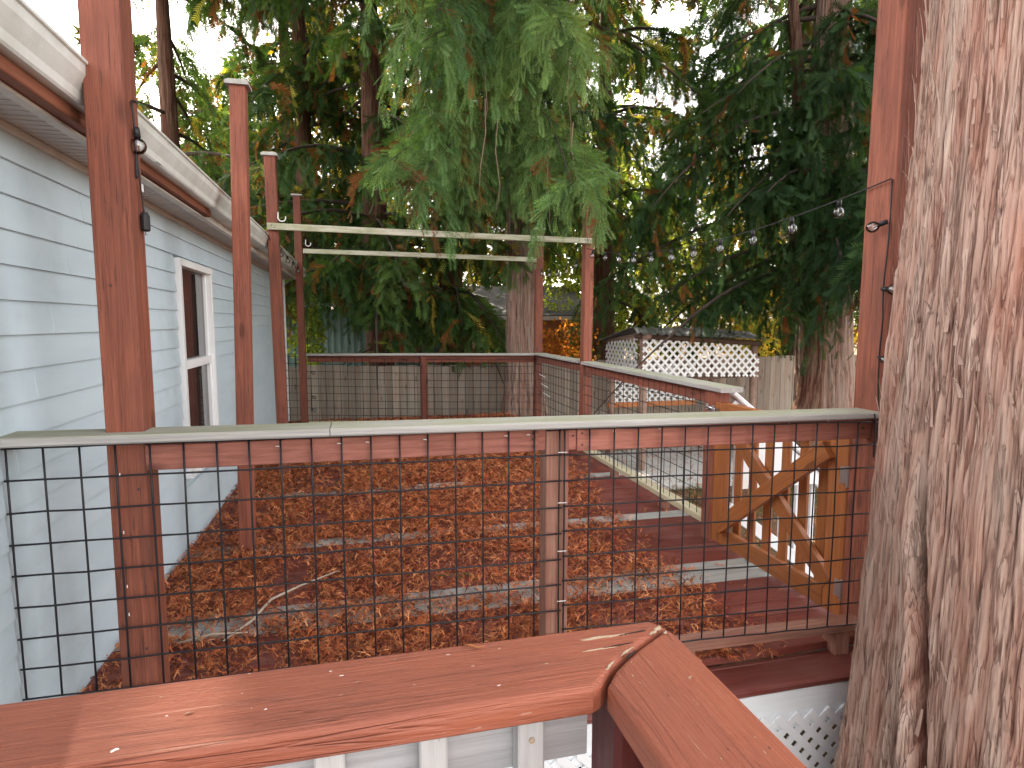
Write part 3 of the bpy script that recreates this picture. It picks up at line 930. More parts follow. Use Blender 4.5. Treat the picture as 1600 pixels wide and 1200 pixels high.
def stair_rail(yy, label, group):
    t = thing('stair_railing', (3.1, yy, GZ), label, 'railing', group)
    a, b = Vector((DX1 + 0.0, yy, 0.985)), Vector((DX1 + 1.22, yy, 0.03))
    board('handrail', a + Vector((0, 0, 0.03)), b + Vector((0.05, 0, 0.0)), 0.085, 0.034, M['white'], t, c=0.008)
    board('rail', a + Vector((0, 0, -0.05)), b + Vector((0, 0, -0.05)), 0.034, 0.085, M['white'], t, c=0.003)
    board('rail', a + Vector((0, 0, -0.78)), b + Vector((0, 0, -0.72)), 0.034, 0.085, M['white'], t, c=0.003)
    post('post', DX1 + 1.18, DX1 + 1.27, yy - 0.045, yy + 0.045, GZ - 0.05, 0.13, M['white'], t)
    for k in range(9):
        f = (k + 0.5) / 9.5
        p = a.lerp(b, f)
        post('baluster', p.x, p.x + 0.036, yy + 0.019, yy + 0.045, p.z - 0.80, p.z - 0.02, M['white'], t)
    V = [(DX1 + 0.05, yy - 0.04, 0.9), (DX1 + 0.05, yy - 0.04, 0.34), (DX1 + 0.75, yy - 0.04, 0.34)]
    V += [(p[0], yy - 0.022, p[2]) for p in V]
    mk('panel', V, [(0, 1, 2), (5, 4, 3), (0, 3, 4, 1), (1, 4, 5, 2), (2, 5, 3, 0)], M['skirt'], t)
stair_rail(3.68, 'white stair handrail going down beyond the orange gate', None)

# ================================================================== YARD
# ---- privacy fence
pf = thing('board_fence', (3, 10.5, GZ), 'long weathered grey brown board fence along the back of the yard', 'fence')
x = -3.2
k = 0
while x < 11.5:
    w = 0.138
    t_ = 0.80 if x < 2.5 else 0.82
    top = t_ - 0.05 * math.exp(-((x - 2) / 3.0) ** 2) + random.uniform(-0.012, 0.012)
    if random.random() < 0.08: w = 0.09
    board('fence_board', (x + w / 2, 10.5 + random.uniform(-0.004, 0.004), GZ - 0.05), (x + w / 2 + random.uniform(-.004, .004), 10.5, top), w, 0.018, M['fence'], pf, up=(0, 1, 0), c=0.002)
    x += w + random.uniform(0.001, 0.006)
    k += 1
for zz in (-0.6, 0.5):
    board('rail', (-3.2, 10.54, zz), (11.5, 10.54, zz), 0.038, 0.088, M['fence'], pf)

# ---- lattice shed
sh = thing('lattice_shed', (5.2, 9.3, GZ), 'small open yard shelter with white lattice sides and dark metal roof', 'shed')
sx0, sx1, sy0, sy1 = 4.22, 6.22, 8.7, 9.95
for (px_, py_, top) in ((sx0, sy0, 1.30), (sx1 + 0.02, sy0 + 0.05, 1.15), (sx0, sy1, 1.12), (sx1, sy1, 1.05)):
    V, F = tube_geo([(px_ + 0.05, py_ + 0.06, GZ - 0.1), (px_ + 0.06, py_ + 0.055, 0.2), (px_ + 0.05, py_ + 0.06, top)], [0.068, 0.062, 0.058], 12)
    mk('pole', V, F, M['polebark'], sh, smooth=True)
V, F = tube_geo([(sx0 - 0.12, sy0 - 0.03, 1.29), (sx1 + 0.1, sy0 - 0.02, 1.15)], 0.045, 12)
mk('beam', V, F, M['darkwood'], sh, smooth=True)
V, F = tube_geo([(sx0 + 0.03, sy0 - 0.16, 1.285), (sx0 + 0.03, sy1 + 0.2, 1.17)], 0.055, 14)
mk('beam', V, F, M['polebark'], sh, smooth=True)
board('rail', (sx0, sy1 + 0.02, 0.03), (sx1 - 0.3, sy1 + 0.02, 0.03), 0.04, 0.085, M['orangewood'], sh)
board('rail', (sx0 + 0.8, sy0 + 0.02, 0.60), (sx1, sy0 + 0.02, 0.64), 0.04, 0.06, M['darkwood'], sh)
def lattice_panel(name, O, U, W, topf, botf, width, parent, pitch=0.137, w=0.036, th=0.007):
    """diagonal strips clipped between topf(u), botf(u); O origin, U unit along, W normal"""
    geo = []
    U, W, O = Vector(U), Vector(W), Vector(O)
    H = 1.4
    def clipseg(u0, z0, su, sz):
        lo, hi = None, None
        ts = np.linspace(0, 2.6, 521)
        uu = u0 + su * ts
        zz = z0 + sz * ts
        ok = (uu >= 0) & (uu <= width) & (zz <= np.array([topf(q) for q in uu])) & (zz >= np.array([botf(q) for q in uu]))
        if ok.sum() < 4: return None
        i0, i1 = np.where(ok)[0][[0, -1]]
        return uu[i0], zz[i0], uu[i1], zz[i1]
    zbase = min(botf(0), botf(width)) - 0.02
    k = -H
    while k < width + H:
        for s, off in ((1, 0.0), (-1, th)):
            r_ = clipseg(k, zbase, s * 0.7071, 0.7071)
            if r_:
                a = O + U * r_[0] + W * off + Vector((0, 0, r_[1]))
                b = O + U * r_[2] + W * off + Vector((0, 0, r_[3]))
                d = (b - a).normalized()
                p = d.cross(W).normalized() * w / 2
                q = W * th * 0.9
                V = [a - p, a + p, b + p, b - p, a - p + q, a + p + q, b + p + q, b - p + q]
                F = [(0, 1, 2, 3), (7, 6, 5, 4), (0, 4, 5, 1), (1, 5, 6, 2), (2, 6, 7, 3), (3, 7, 4, 0)]
                geo.append((V, F))
        k += pitch
    V, F = join_geo(geo)
    return mk(name, V, F, M['vinyl'], parent)
lattice_panel('lattice_panel', (sx0 + 0.0, sy0 - 0.03, 0), (1, 0, 0), (0, -1, 0), lambda u: (1.25 - 0.07 * u if u < 1.75 else 1.12 - (u - 1.75) * 0.55), lambda u: 0.655 - 0.02 * u, 2.06, sh)
lattice_panel('lattice_panel', (sx0 - 0.03, sy0 + 0.1, 0), (0, 1, 0), (-1, 0, 0), lambda u: 1.24 - 0.08 * u, lambda u: 0.66, 1.25, sh)
lattice_panel('lattice_panel', (sx0, sy1 + 0.05, 0), (1, 0, 0), (0, -1, 0), lambda u: 0.75, lambda u: 0.07, 1.7, sh, pitch=0.125, w=0.034)
# corrugated roof
def corrugated(name, P00, P10, P01, P11, n, amp, mat, parent, sub=6):
    """P00->P10 across ribs, P00->P01 along ribs"""
    P00, P10, P01, P11 = map(Vector, (P00, P10, P01, P11))
    V, F = [], []
    nn = n * sub
    for i in range(nn + 1):
        t = i / nn
        a, b = P00.lerp(P10, t), P01.lerp(P11, t)
        ph = (i % sub) / sub
        h = amp * (1 if 0.15 < ph < 0.5 else 0)
        for p in (a, b):
            V.append((p.x, p.y, p.z + h))
    for i in range(nn + 1):
        V.append((V[2 * i][0], V[2 * i][1], V[2 * i][2] - 0.004))
        V.append((V[2 * i + 1][0], V[2 * i + 1][1], V[2 * i + 1][2] - 0.004))
    o = 2 * (nn + 1)
    for i in range(nn):
        F.append((2 * i, 2 * i + 2, 2 * i + 3, 2 * i + 1))
        F.append((o + 2 * i + 1, o + 2 * i + 3, o + 2 * i + 2, o + 2 * i))
        F.append((2 * i, o + 2 * i, o + 2 * i + 2, 2 * i + 2))
        F.append((2 * i + 1, 2 * i + 3, o + 2 * i + 3, o + 2 * i + 1))
    return mk(name, V, F, mat, parent)
corrugated('roof_sheet', (4.06, 8.50, 1.315), (5.35, 8.50, 1.27), (4.22, 9.02, 1.41), (5.50, 9.02, 1.395), 9, 0.03, M['metalroof'], sh)
corrugated('roof_sheet', (5.33, 8.505, 1.275), (6.30, 8.505, 1.215), (5.47, 9.02, 1.395), (6.35, 9.02, 1.33), 12, 0.012, M['metalroof'], sh)
corrugated('roof_sheet', (4.12, 9.00, 1.395), (6.3, 9.00, 1.315), (4.1, 10.2, 1.17), (6.3, 10.2, 1.12), 14, 0.018, M['metalroof'], sh)
V, F = box_geo(3.95, 6.6, 7.85, 10.2, GZ - 0.05, GZ + 0.07)
pat = mk('patio', V, F, M['slab'])
tag(pat, kind='structure')

# ---- neighbour's buildings beyond the fence
nb = thing('metal_outbuilding', (-0.2, 13.2, GZ), 'dark green ribbed metal outbuilding with pale roof edge behind the board fence', 'outbuilding')
mk('wall', *box_geo(-4.5, 1.75, 13.0, 13.06, GZ, 1.75), M['greenmetal'], nb)
geo = [box_geo(x_, x_ + 0.045, 12.96, 12.999, GZ, 1.74) for x_ in np.arange(-4.5, 1.7, 0.13)]
V, F = join_geo(geo)
tag(mk('wall_ribs', V, F, M['greenmetal'], nb), kind='stuff')
board('roof_edge', (-4.6, 12.88, 1.80), (1.9, 12.88, 1.86), 0.20, 0.075, M['white'], nb)
V = [(-4.6, 12.85, 1.85), (1.9, 12.85, 1.91), (1.9, 17, 2.7), (-4.6, 17, 2.7), (-4.6, 12.85, 1.84), (1.9, 12.85, 1.90), (1.9, 17, 2.68), (-4.6, 17, 2.68)]
mk('roof', V, F=[(0, 1, 2, 3), (7, 6, 5, 4), (0, 4, 5, 1), (1, 5, 6, 2), (2, 6, 7, 3), (3, 7, 4, 0)] if False else None, mat=None) if False else mk('roof', V, [(0, 1, 2, 3), (7, 6, 5, 4), (0, 4, 5, 1), (1, 5, 6, 2), (2, 6, 7, 3), (3, 7, 4, 0)], M['shingle'], nb)
board('corner_post', (0.62, 12.9, GZ), (0.62, 12.9, 1.76), 0.10, 0.05, M['fascia'], nb, up=(0, 1, 0))
nh = thing('neighbour_cabin', (4.2, 14.0, GZ), 'orange brown wooden cabin half hidden by branches behind the board fence', 'cabin')
z = GZ
while z < 1.55:
    board('wall_board', (1.95, 13.6, z + 0.09), (5.6, 13.6, z + 0.09), 0.03, 0.175, M['orangewood'], nh)
    z += 0.18
mk('wall', *box_geo(1.97, 5.58, 13.63, 16.5, GZ, 1.6), M['orangewood'], nh)
board('eave', (1.8, 13.35, 1.60), (5.8, 13.35, 1.60), 0.03, 0.12, M['fascia'], nh)
V = [(1.8, 13.33, 1.66), (5.8, 13.33, 1.66), (5.8, 16.8, 2.5), (1.8, 16.8, 2.5), (1.8, 13.33, 1.63), (5.8, 13.33, 1.63), (5.8, 16.8, 2.45), (1.8, 16.8, 2.45)]
mk('roof', V, [(0, 1, 2, 3), (7, 6, 5, 4), (0, 4, 5, 1), (1, 5, 6, 2), (2, 6, 7, 3), (3, 7, 4, 0)], M['shingle'], nh)
wf = mk('window', *box_geo(2.15, 2.75, 13.56, 13.584, 0.75, 1.2), M['white'], nh)
mk('pane', *box_geo(2.19, 2.71, 13.55, 13.558, 0.79, 1.16), M['pane'], wf)

# ================================================================== TREES
def bark_trunk(name, path, nth, nz, amp, mat, parent, lam=0.045, dense=None, lobes=0.0, seed=0.0, cleft=None):
    """path rows (x,y,z,r)"""
    path = np.array(path, float)
    zz = np.linspace(0, 1, nz)
    tt = np.linspace(0, 1, len(path))
    s = np.stack([np.interp(zz, tt, path[:, k]) for k in range(4)], -1)
    # smooth path
    ker = max(3, nz // (len(path) * 2)) | 1
    pad = ker // 2
    if ker > 3:
        w = np.hanning(ker + 2)[1:-1]
        w /= w.sum()
        for k in range(4):
            e = np.concatenate([2 * s[0, k] - s[pad:0:-1, k], s[:, k], 2 * s[-1, k] - s[-2:-pad - 2:-1, k]])
            s[:, k] = np.convolve(e, w, 'valid')
    if dense is None:
        th = np.linspace(0, 2 * math.pi, nth, endpoint=False)
    else:
        c, half = dense
        nd = int(nth * 0.86)
        th = np.concatenate([np.linspace(c - half, c + half, nd, endpoint=False), np.linspace(c + half, c - half + 2 * math.pi, nth - nd, endpoint=False)])
    TH, ZI = np.meshgrid(th, np.arange(nz))
    r0 = float(path[:, 3].mean())
    u = TH * r0 / lam + seed * 13
    v = s[ZI, 2] / (lam * 18) + seed * 7
    wu = u + 2.6 * (fbm(u * 0.16, v * 0.5, 3) - 0.5) + 0.22 * (vnoise(u * 1.1, v * 3.0) - 0.5)
    n1 = fbm(wu, v, 2)
    f1 = 1 - sstep(0.0, 0.16, np.abs(n1 - 0.5))
    n2 = fbm(wu * 2.4 + 40, v * 1.3 + 11, 2)
    f2 = 1 - sstep(0.0, 0.15, np.abs(n2 - 0.5))
    n3 = fbm(wu * 5.0 + 5, v * 2.6 + 3, 2)
    plate = fbm(wu * 0.45 + 90, v * 0.5, 3)
    hgt = 0.62 + 0.7 * (plate - 0.5) - 0.42 * f1 * (0.2 + 1.3 * plate) - 0.26 * f2 + 0.45 * (n3 - 0.5)
    flake = vnoise(u * 1.9 + 7, v * 3.5)
    hgt += 0.25 * sstep(0.62, 0.8, flake)
    cl = 0.0
    if cleft:
        for (t0, slope, zlo, zhi, wd, dp) in cleft:
            zz_ = s[ZI, 2]
            c0 = t0 + slope * (zz_ - zlo) + 0.03 * (vnoise(zz_ * 5 + t0 * 9, zz_ * 0 + 3) - 0.5)
            dd = (TH - c0) * r0
            env = sstep(zhi, zhi - 0.5, zz_) * sstep(zlo - 0.4, zlo, zz_)
            cl = cl - dp * np.exp(-(dd / wd) ** 2) * env + dp * 0.55 * np.exp(-((dd + 2.3 * wd) / (1.5 * wd)) ** 2) * env
            hgt = hgt - 0.7 * np.exp(-(dd / (wd * 0.9)) ** 2) * env
    rel = np.clip(hgt, 0, 1)
    rad = s[ZI, 3] * (1 + lobes * (np.cos(TH * 5 + 1 + s[ZI, 2] * 0.3) * 0.5 + np.cos(TH * 3 + 2) * 0.5)) + amp * (hgt - 0.4) + cl
    X = s[ZI, 0] + rad * np.cos(TH)
    Y = s[ZI, 1] + rad * np.sin(TH)
    Z = s[ZI, 2]
    V = np.stack([X, Y, Z], -1).reshape(-1, 3)
    idx = np.arange(nz * len(th)).reshape(nz, len(th))
    nx = np.roll(idx, -1, axis=1)
    F = np.stack([idx[:-1], nx[:-1], nx[1:], idx[1:]], -1).reshape(-1, 4)
    return fast_mesh(name, V, F, mat, relief=rel.reshape(-1), smooth=True, parent=parent)

# big near trunk
TC = (2.33, 1.52)
big = thing('cedar_tree', (TC[0], TC[1], GZ), 'huge pale red shaggy barked cedar trunk filling the right edge of the view', 'tree')
ang = math.atan2(-TC[1], -TC[0])
bark_trunk('trunk', [(TC[0] - 0.03, TC[1], -1.1, 0.72), (TC[0] - 0.02, TC[1], -0.55, 0.645), (TC[0] - 0.01, TC[1], 0.0, 0.60), (TC[0], TC[1], 0.7, 0.572),
                     (TC[0], TC[1], 1.4, 0.545), (TC[0] + 0.01, TC[1], 2.1, 0.515), (TC[0] + 0.015, TC[1], 2.8, 0.49), (TC[0] + 0.03, TC[1], 4.2, 0.45), (TC[0] + 0.05, TC[1], 7.5, 0.38)],
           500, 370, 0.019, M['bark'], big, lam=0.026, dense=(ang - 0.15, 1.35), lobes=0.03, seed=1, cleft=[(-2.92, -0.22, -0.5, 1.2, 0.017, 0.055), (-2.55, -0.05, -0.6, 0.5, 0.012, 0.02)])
# peeling bark strips and hairs
geo = []
for k in range(620):
    a = ang + random.uniform(-1.35, 1.2)
    z = random.uniform(-0.6, 3.2)
    rr = np.interp(z, [-0.55, 0, 0.7, 1.4, 2.1, 2.8, 4.2], [0.645, 0.60, 0.572, 0.545, 0.515, 0.49, 0.45]) + 0.008
    L = random.uniform(0.03, 0.20)
    w = random.uniform(0.002, 0.009)
    lift = random.uniform(0.004, 0.024)
    lean = random.uniform(-0.25, 0.25)
    pts = []
    for s_ in (0, 0.4, 0.75, 1.0):
        aa = a + lean * L * s_ / rr
        r_ = rr + lift * s_ ** 2
        pts.append((TC[0] + r_ * math.cos(aa), TC[1] + r_ * math.sin(aa), z + L * s_ * random.choice((1, 1))))
    tx, ty = -math.sin(a), math.cos(a)
    V = []
    for j, p in enumerate(pts):
        ww = w * (1 - 0.2 * j)
        V += [(p[0] - tx * ww, p[1] - ty * ww, p[2]), (p[0] + tx * ww, p[1] + ty * ww, p[2])]
    F = [(2 * j, 2 * j + 1, 2 * j + 3, 2 * j + 2) for j in range(3)]
    geo.append((V, F))
V, F = join_geo(geo)
o = mk('loose_bark', V, F, M['bark'], big)
a_ = o.data.attributes.new('relief', 'FLOAT', 'POINT')
a_.data.foreach_set('value', np.full(len(V), 0.75, dtype=np.float32))
tag(o, kind='stuff')

# ---- frond templates -------------------------------------------------------
def frond_template(pairs, barbs, width=0.36, leafw=0.055, droop=0.25, ang=0.75):
    V, F = [], []
    def tri(a, b, c):
        o = len(V)
        V.extend([a, b, c])
        F.append((o, o + 1, o + 2))
    def P3(x, y):
        return (x, y, -droop * y * y - 0.25 * abs(x) ** 1.5)
    tri(P3(-0.008, 0), P3(0.008, 0), P3(0, 1.0))
    for i in range(pairs):
        t = 0.08 + 0.88 * i / pairs
        L = width * (math.sin(math.pi * (0.12 + 0.80 * (1 - t))) ** 0.8) * (1.0 if i % 2 else 0.9)
        for s in (-1, 1):
            tt = t + (0.03 if s > 0 else 0)
            dx, dy = s * math.sin(ang), math.cos(ang)
            px_, py_ = -dy * s, dx * s
            bx, by = 0.0, tt
            ex, ey = bx + dx * L, by + dy * L
            w = leafw * (0.5 if barbs else 1.0)
            mxx, myy = bx + dx * L * 0.45, by + dy * L * 0.45
            if barbs:
                tri(P3(bx, by), P3(mxx + px_ * w * 0.5, myy + py_ * w * 0.5), P3(ex, ey))
            else:
                tri(P3(bx - px_ * w * 0.5, by - py_ * w * 0.5), P3(bx + px_ * w * 0.5, by + py_ * w * 0.5), P3(ex, ey))
            if barbs:
                for q in range(barbs):   # secondary barbs
                    f = (q + 0.45) / (barbs + 0.1)
                    l2 = L * 0.48 * (1 - 0.5 * f)
                    cx, cy = bx + dx * L * f, by + dy * L * f
                    for s2 in (-1, 1):
                        a2 = math.atan2(dx, dy) + s2 * 0.65
                        ddx, ddy = math.sin(a2), math.cos(a2)
                        nx_, ny_ = -ddy, ddx
                        tri(P3(cx - nx_ * w * .33, cy - ny_ * w * .33), P3(cx + nx_ * w * .33, cy + ny_ * w * .33), P3(cx + ddx * l2, cy + ddy * l2))
    return np.array(V, float), np.array(F, int)

FT_TOP = frond_template(4, 0, 0.40, 0.20)
FT_FAR = frond_template(5, 0, 0.40, 0.11, ang=0.75)
FT_MID = frond_template(7, 0, 0.37, 0.075, ang=0.72)
FT_NEAR = frond_template(7, 1, 0.34, 0.125, ang=0.66)

def frames(D, roll_bias=None):
    D = D / np.linalg.norm(D, axis=1, keepdims=True)
    rv = rng.normal(size=D.shape)
    if roll_bias is not None:
        rv = rv * 0.6 + roll_bias
    X = np.cross(D, rv)
    X /= np.linalg.norm(X, axis=1, keepdims=True) + 1e-9
    Z = np.cross(X, D)
    return np.stack([X, D, Z], -1)  # columns

def scatter(name, tmpl, Pp, Dd, S, C, mat, parent=None, roll=None, wscale=None):
    TV, TF = tmpl
    n = len(Pp)
    Rm = frames(Dd, roll)
    sv = TV[None] * S[:, None, None]
    if wscale is not None:
        sv[:, :, 0] *= wscale[:, None]
    V = np.einsum('nij,nvj->nvi', Rm, sv) + Pp[:, None, :]
    m = len(TV)
    F = TF[None] + (np.arange(n) * m)[:, None, None]
    tipf = 0.72 + 0.55 * np.clip(TV[:, 1] * 0.7 + np.abs(TV[:, 0]) * 1.6, 0, 1)     # young growth at the tips is paler
    if name == 'cedar_litter': tipf = np.ones(m)
    T = np.repeat(C, m, axis=0) * (0.85 + 0.3 * rng.random((n * m, 1))) * np.tile(tipf, n)[:, None]
    return fast_mesh(name, V.reshape(-1, 3), F.reshape(-1, 3), mat, tint=T, parent=parent)

GREENS = np.array([[0.038, 0.082, 0.024], [0.056, 0.112, 0.030], [0.026, 0.058, 0.022], [0.085, 0.14, 0.038]])
BROWNS = np.array([[0.17, 0.06, 0.02], [0.11, 0.045, 0.018], [0.22, 0.09, 0.03]])
BACKLIT = np.array([[0.46, 0.38, 0.07], [0.36, 0.36, 0.07], [0.24, 0.28, 0.06]])  # backlit glow put into the leaf colour of some sprays

def limb_curve(base, az, L, rise, droop, n=9):
    h = Vector((math.sin(az), math.cos(az), 0))
    pts = []
    for i in range(n):
        t = i / (n - 1)
        z = rise * t * L - droop * L * t * t + 0.10 * L * max(0, t - 0.75)
        pts.append(Vector(base) + h * (L * t) + Vector((0, 0, z)))
    return pts

def cedar_crown(parent, limbs, twig_density, frond_len, tmpl, greens, brown_frac=0.06, twig_len=(0.5, 1.1), nf=9, drop=1.0, limb_mesh=True, yellow=0.0, name='crown', lr=0.045, keep=None):
    PP, DD, SS, CC = [], [], [], []
    for (base, az, L, rise, droop) in limbs:
        pts = limb_curve(base, az, L, rise, droop)
        if limb_mesh:
            V, F = tube_geo(pts, [lr * (1 - 0.85 * i / 8) for i in range(9)], 6)
            mk('limb', V, F, M['limb'], parent, smooth=True)
        A = np.array([tuple(p) for p in pts])
        nt_ = max(3, int(L * twig_density))
        tcol = greens[rng.integers(0, len(greens))]
        for k in range(nt_):
            t = 0.12 + 0.88 * rng.random() ** 0.8
            f = t * 8
            i0 = min(int(f), 7)
            p = A[i0] * (1 - (f - i0)) + A[i0 + 1] * (f - i0)
            side = 1 if rng.random() < 0.5 else -1
            a = az + side * rng.uniform(0.2, 1.5)
            l = rng.uniform(*twig_len) * (1.15 - 0.5 * t)
            h = np.array([math.sin(a), math.cos(a), 0])
            s = (np.arange(nf) + rng.random(nf)) / nf
            pos = p + h * (l * 0.75 * (1 - (1 - s[:, None]) ** 1.6)) + np.array([0, 0, -1]) * (drop * l * (s[:, None] ** 1.7))
            tang = h * 0.75 * 1.6 * (1 - s[:, None]) ** 0.6 + np.array([0, 0, -1]) * drop * 1.7 * s[:, None] ** 0.7
            tang /= np.linalg.norm(tang, axis=1, keepdims=True)
            lat_ = np.cross(tang, [0.3, 0.2, 1.0])
            sg = np.where(np.arange(nf) % 2, 1, -1)[:, None]
            d = tang + lat_ * sg * rng.uniform(0.2, 0.9, (nf, 1)) + rng.normal(size=(nf, 3)) * 0.22 + np.array([0, 0, -0.25])
            PP.append(pos)
            DD.append(d)
            SS.append(frond_len * rng.uniform(0.65, 1.25, nf) * (1.1 - 0.3 * s))
            r_ = rng.random()
            if r_ < brown_frac:
                c = BROWNS[rng.integers(0, 3)]
            elif r_ < brown_frac + yellow:
                c = BACKLIT[rng.integers(0, 3)]
            else:
                c = (0.55 * tcol + 0.45 * greens[rng.integers(0, len(greens))])
            cc = c * rng.uniform(0.75, 1.3)
            cc = cc[None] * rng.uniform(0.8, 1.2, (nf, 1))
            dead = rng.random(nf) < brown_frac * 0.5
            cc[dead] = BROWNS[rng.integers(0, 3)]
            CC.append(cc)
    PP, DD, SS, CC = map(np.concatenate, (PP, DD, SS, CC))
    if keep is not None:
        k = keep(PP)
        PP, DD, SS, CC = PP[k], DD[k], SS[k], CC[k]
    return scatter(name, tmpl, PP, DD, SS, CC, M['leaf'], parent)

def rnd_limbs(x, y, z0, z1, n, L0, L1, azr=(0, 2 * math.pi), rise=(0.0, 0.35), droop=(0.35, 0.75), tr=0.15):
    out = []
    for k in range(n):
        z = z0 + (z1 - z0) * (k + random.random()) / n
        az = random.uniform(*azr)
        f = (z - z0) / (z1 - z0 + 1e-6)
        L = random.uniform(L0, L1) * (1 - 0.45 * f)
        out.append(((x, y, z), az, L, random.uniform(*rise), random.uniform(*droop)))
    return out

TWO = 2 * math.pi
def above_view(p):      # keeps only coarse unseen tops, added to shade the deck
    return p[:, 2] > 2.0 + 0.56 * np.hypot(p[:, 0], p[:, 1])
cedar_crown(big, rnd_limbs(TC[0], TC[1], 8.0, 10.5, 12, 7.2, 9.0, azr=(-math.pi * 0.38, -math.pi * 0.16), rise=(0.15, 0.3), droop=(0.15, 0.3)) + rnd_limbs(TC[0], TC[1], 5.6, 9.5, 16, 4.2, 6.2, azr=(-math.pi * 0.62, math.pi * 0.12), rise=(0.1, 0.35), droop=(0.15, 0.4)), 9, 0.5, FT_TOP, GREENS, brown_frac=0.05, nf=7, name='sun_block_top',
            limb_mesh=False, keep=lambda p: p[:, 2] > 2.2 + 0.66 * np.hypot(p[:, 0], p[:, 1]))  # unseen boughs, added and aimed to keep sun off the near rail
# -- tree A : central trunk with the big drooping curtain of green
ta = thing('cedar_tree', (2.62, 9.75, GZ), 'straight cedar with flared foot behind the far railing and bright drooping foliage above', 'tree')
bark_trunk('trunk', [(2.60, 9.75, -1.1, 0.74), (2.60, 9.75, -0.6, 0.56), (2.60, 9.75, -0.1, 0.40), (2.585, 9.75, 0.5, 0.30), (2.575, 9.75, 1.3, 0.27), (2.57, 9.75, 3.0, 0.25), (2.55, 9.75, 6.0, 0.2), (2.5, 9.75, 12.0, 0.07)],
           150, 260, 0.028, M['barkfar'], ta, lam=0.05, lobes=0.07, seed=3)
G_A = np.array([[0.085, 0.165, 0.060], [0.12, 0.21, 0.072], [0.048, 0.10, 0.042], [0.17, 0.26, 0.085]])
cam_az = math.pi
la = []
for k in range(18):
    z = 3.3 + 3.0 * k / 18
    az = math.pi + random.uniform(0.0, 0.62)
    la.append(((2.55, 9.7, z + 0.6), az, random.uniform(3.3, 4.6), random.uniform(0.12, 0.3), random.uniform(0.42, 0.6)))
cedar_crown(ta, la, 15, 0.23, FT_NEAR, G_A, brown_frac=0.05, twig_len=(0.5, 1.1), nf=10, drop=1.35, name='crown', yellow=0.0, lr=0.022,
            keep=lambda p: (p[:, 1] > 8.4) | ((p[:, 2] > 1.5 + 0.125 * np.hypot(p[:, 0], p[:, 1]) + 0.08 * np.sin(p[:, 0] * 7) + 0.8 * np.clip(0.14 - p[:, 0] / p[:, 1], 0, 1) * 6) & (p[:, 0] / p[:, 1] > 0.0) & (p[:, 0] / p[:, 1] < 0.41)))
cedar_crown(ta, rnd_limbs(2.56, 9.7, 3.3, 6.2, 20, 1.0, 2.2, azr=(math.pi * 0.75, math.pi * 1.45), rise=(0.0, 0.25), droop=(0.3, 0.6)), 13, 0.24, FT_MID, G_A * 0.7, brown_frac=0.06, twig_len=(0.4, 0.9), nf=10, drop=1.4, name='front_crown', lr=0.025, keep=lambda p: p[:, 2] > 2.72 + 0.1 * np.sin(p[:, 0] * 9))
lb = rnd_limbs(2.55, 9.75, 3.6, 11.0, 26, 2.2, 3.6, rise=(0.0, 0.3), droop=(0.4, 0.8))
cedar_crown(ta, lb, 12, 0.25, FT_MID, GREENS, brown_frac=0.10, twig_len=(0.5, 1.1), nf=10, drop=1.3, name='upper_crown')
cedar_crown(ta, rnd_limbs(2.5, 9.75, 5.8, 13.5, 34, 3.2, 4.6, droop=(0.3, 0.6)), 8, 0.62, FT_TOP, GREENS, brown_frac=0.05, nf=7, name='sun_block_top', limb_mesh=False, keep=above_view)  # out of frame foliage added to block the sun
# hanging bare twigs in front of the curtain
for k in range(6):
    x = random.uniform(1.0, 2.2)
    yb = random.uniform(5.6, 6.6)
    z = random.uniform(3.2, 4.3)
    L = random.uniform(0.5, 1.0)
    pts = [(x, yb, z), (x + random.uniform(-.03, .03), yb, z - L * .35), (x + random.uniform(-.06, .06), yb, z - L * .7), (x + random.uniform(-.09, .09), yb, z - L)]
    tube('bare_twig', pts, [0.005, 0.004, 0.003, 0.0015], M['polebark'], ta, n=5)

# -- tree B : double stemmed dark cedar on the right
tb = thing('cedar_tree', (7.1, 8.9, GZ), 'dark spreading cedar with two thick stems behind the gate and lattice shelter', 'tree')
bark_trunk('trunk', [(7.55, 8.6, -1.1, 0.72), (7.55, 8.6, -0.5, 0.52), (7.5, 8.6, 0.3, 0.44), (7.45, 8.6, 1.2, 0.42), (7.4, 8.6, 3.0, 0.36), (7.3, 8.6, 6.0, 0.27), (7.2, 8.6, 11.0, 0.08)],
           170, 240, 0.04, M['barkfar'], tb, lam=0.065, lobes=0.08, seed=5)
bark_trunk('stem', [(6.62, 8.5, -1.1, 0.36), (6.85, 8.45, -0.5, 0.25), (7.05, 8.4, 0.2, 0.20), (7.12, 8.4, 1.0, 0.17), (7.06, 8.4, 2.2, 0.15), (6.8, 8.5, 4.0, 0.12), (6.5, 8.6, 7.0, 0.05)],
           90, 200, 0.03, M['barkred'], tb, lam=0.05, lobes=0.06, seed=8)
G_B = np.array([[0.025, 0.058, 0.021], [0.038, 0.078, 0.026], [0.062, 0.115, 0.034], [0.020, 0.048, 0.020]])
lbb = rnd_limbs(7.2, 8.6, 2.0, 11.0, 44, 2.8, 4.8, rise=(0.0, 0.25), droop=(0.35, 0.7))
lbb += rnd_limbs(7.2, 8.6, 2.6, 6.5, 18, 2.6, 4.4, azr=(math.pi * 1.05, math.pi * 1.75), rise=(0.0, 0.2), droop=(0.35, 0.65))
lbb += rnd_limbs(7.3, 8.5, 2.0, 6.5, 22, 1.4, 2.6, azr=(math.pi * 0.95, math.pi * 1.5), rise=(0.0, 0.2), droop=(0.35, 0.65))
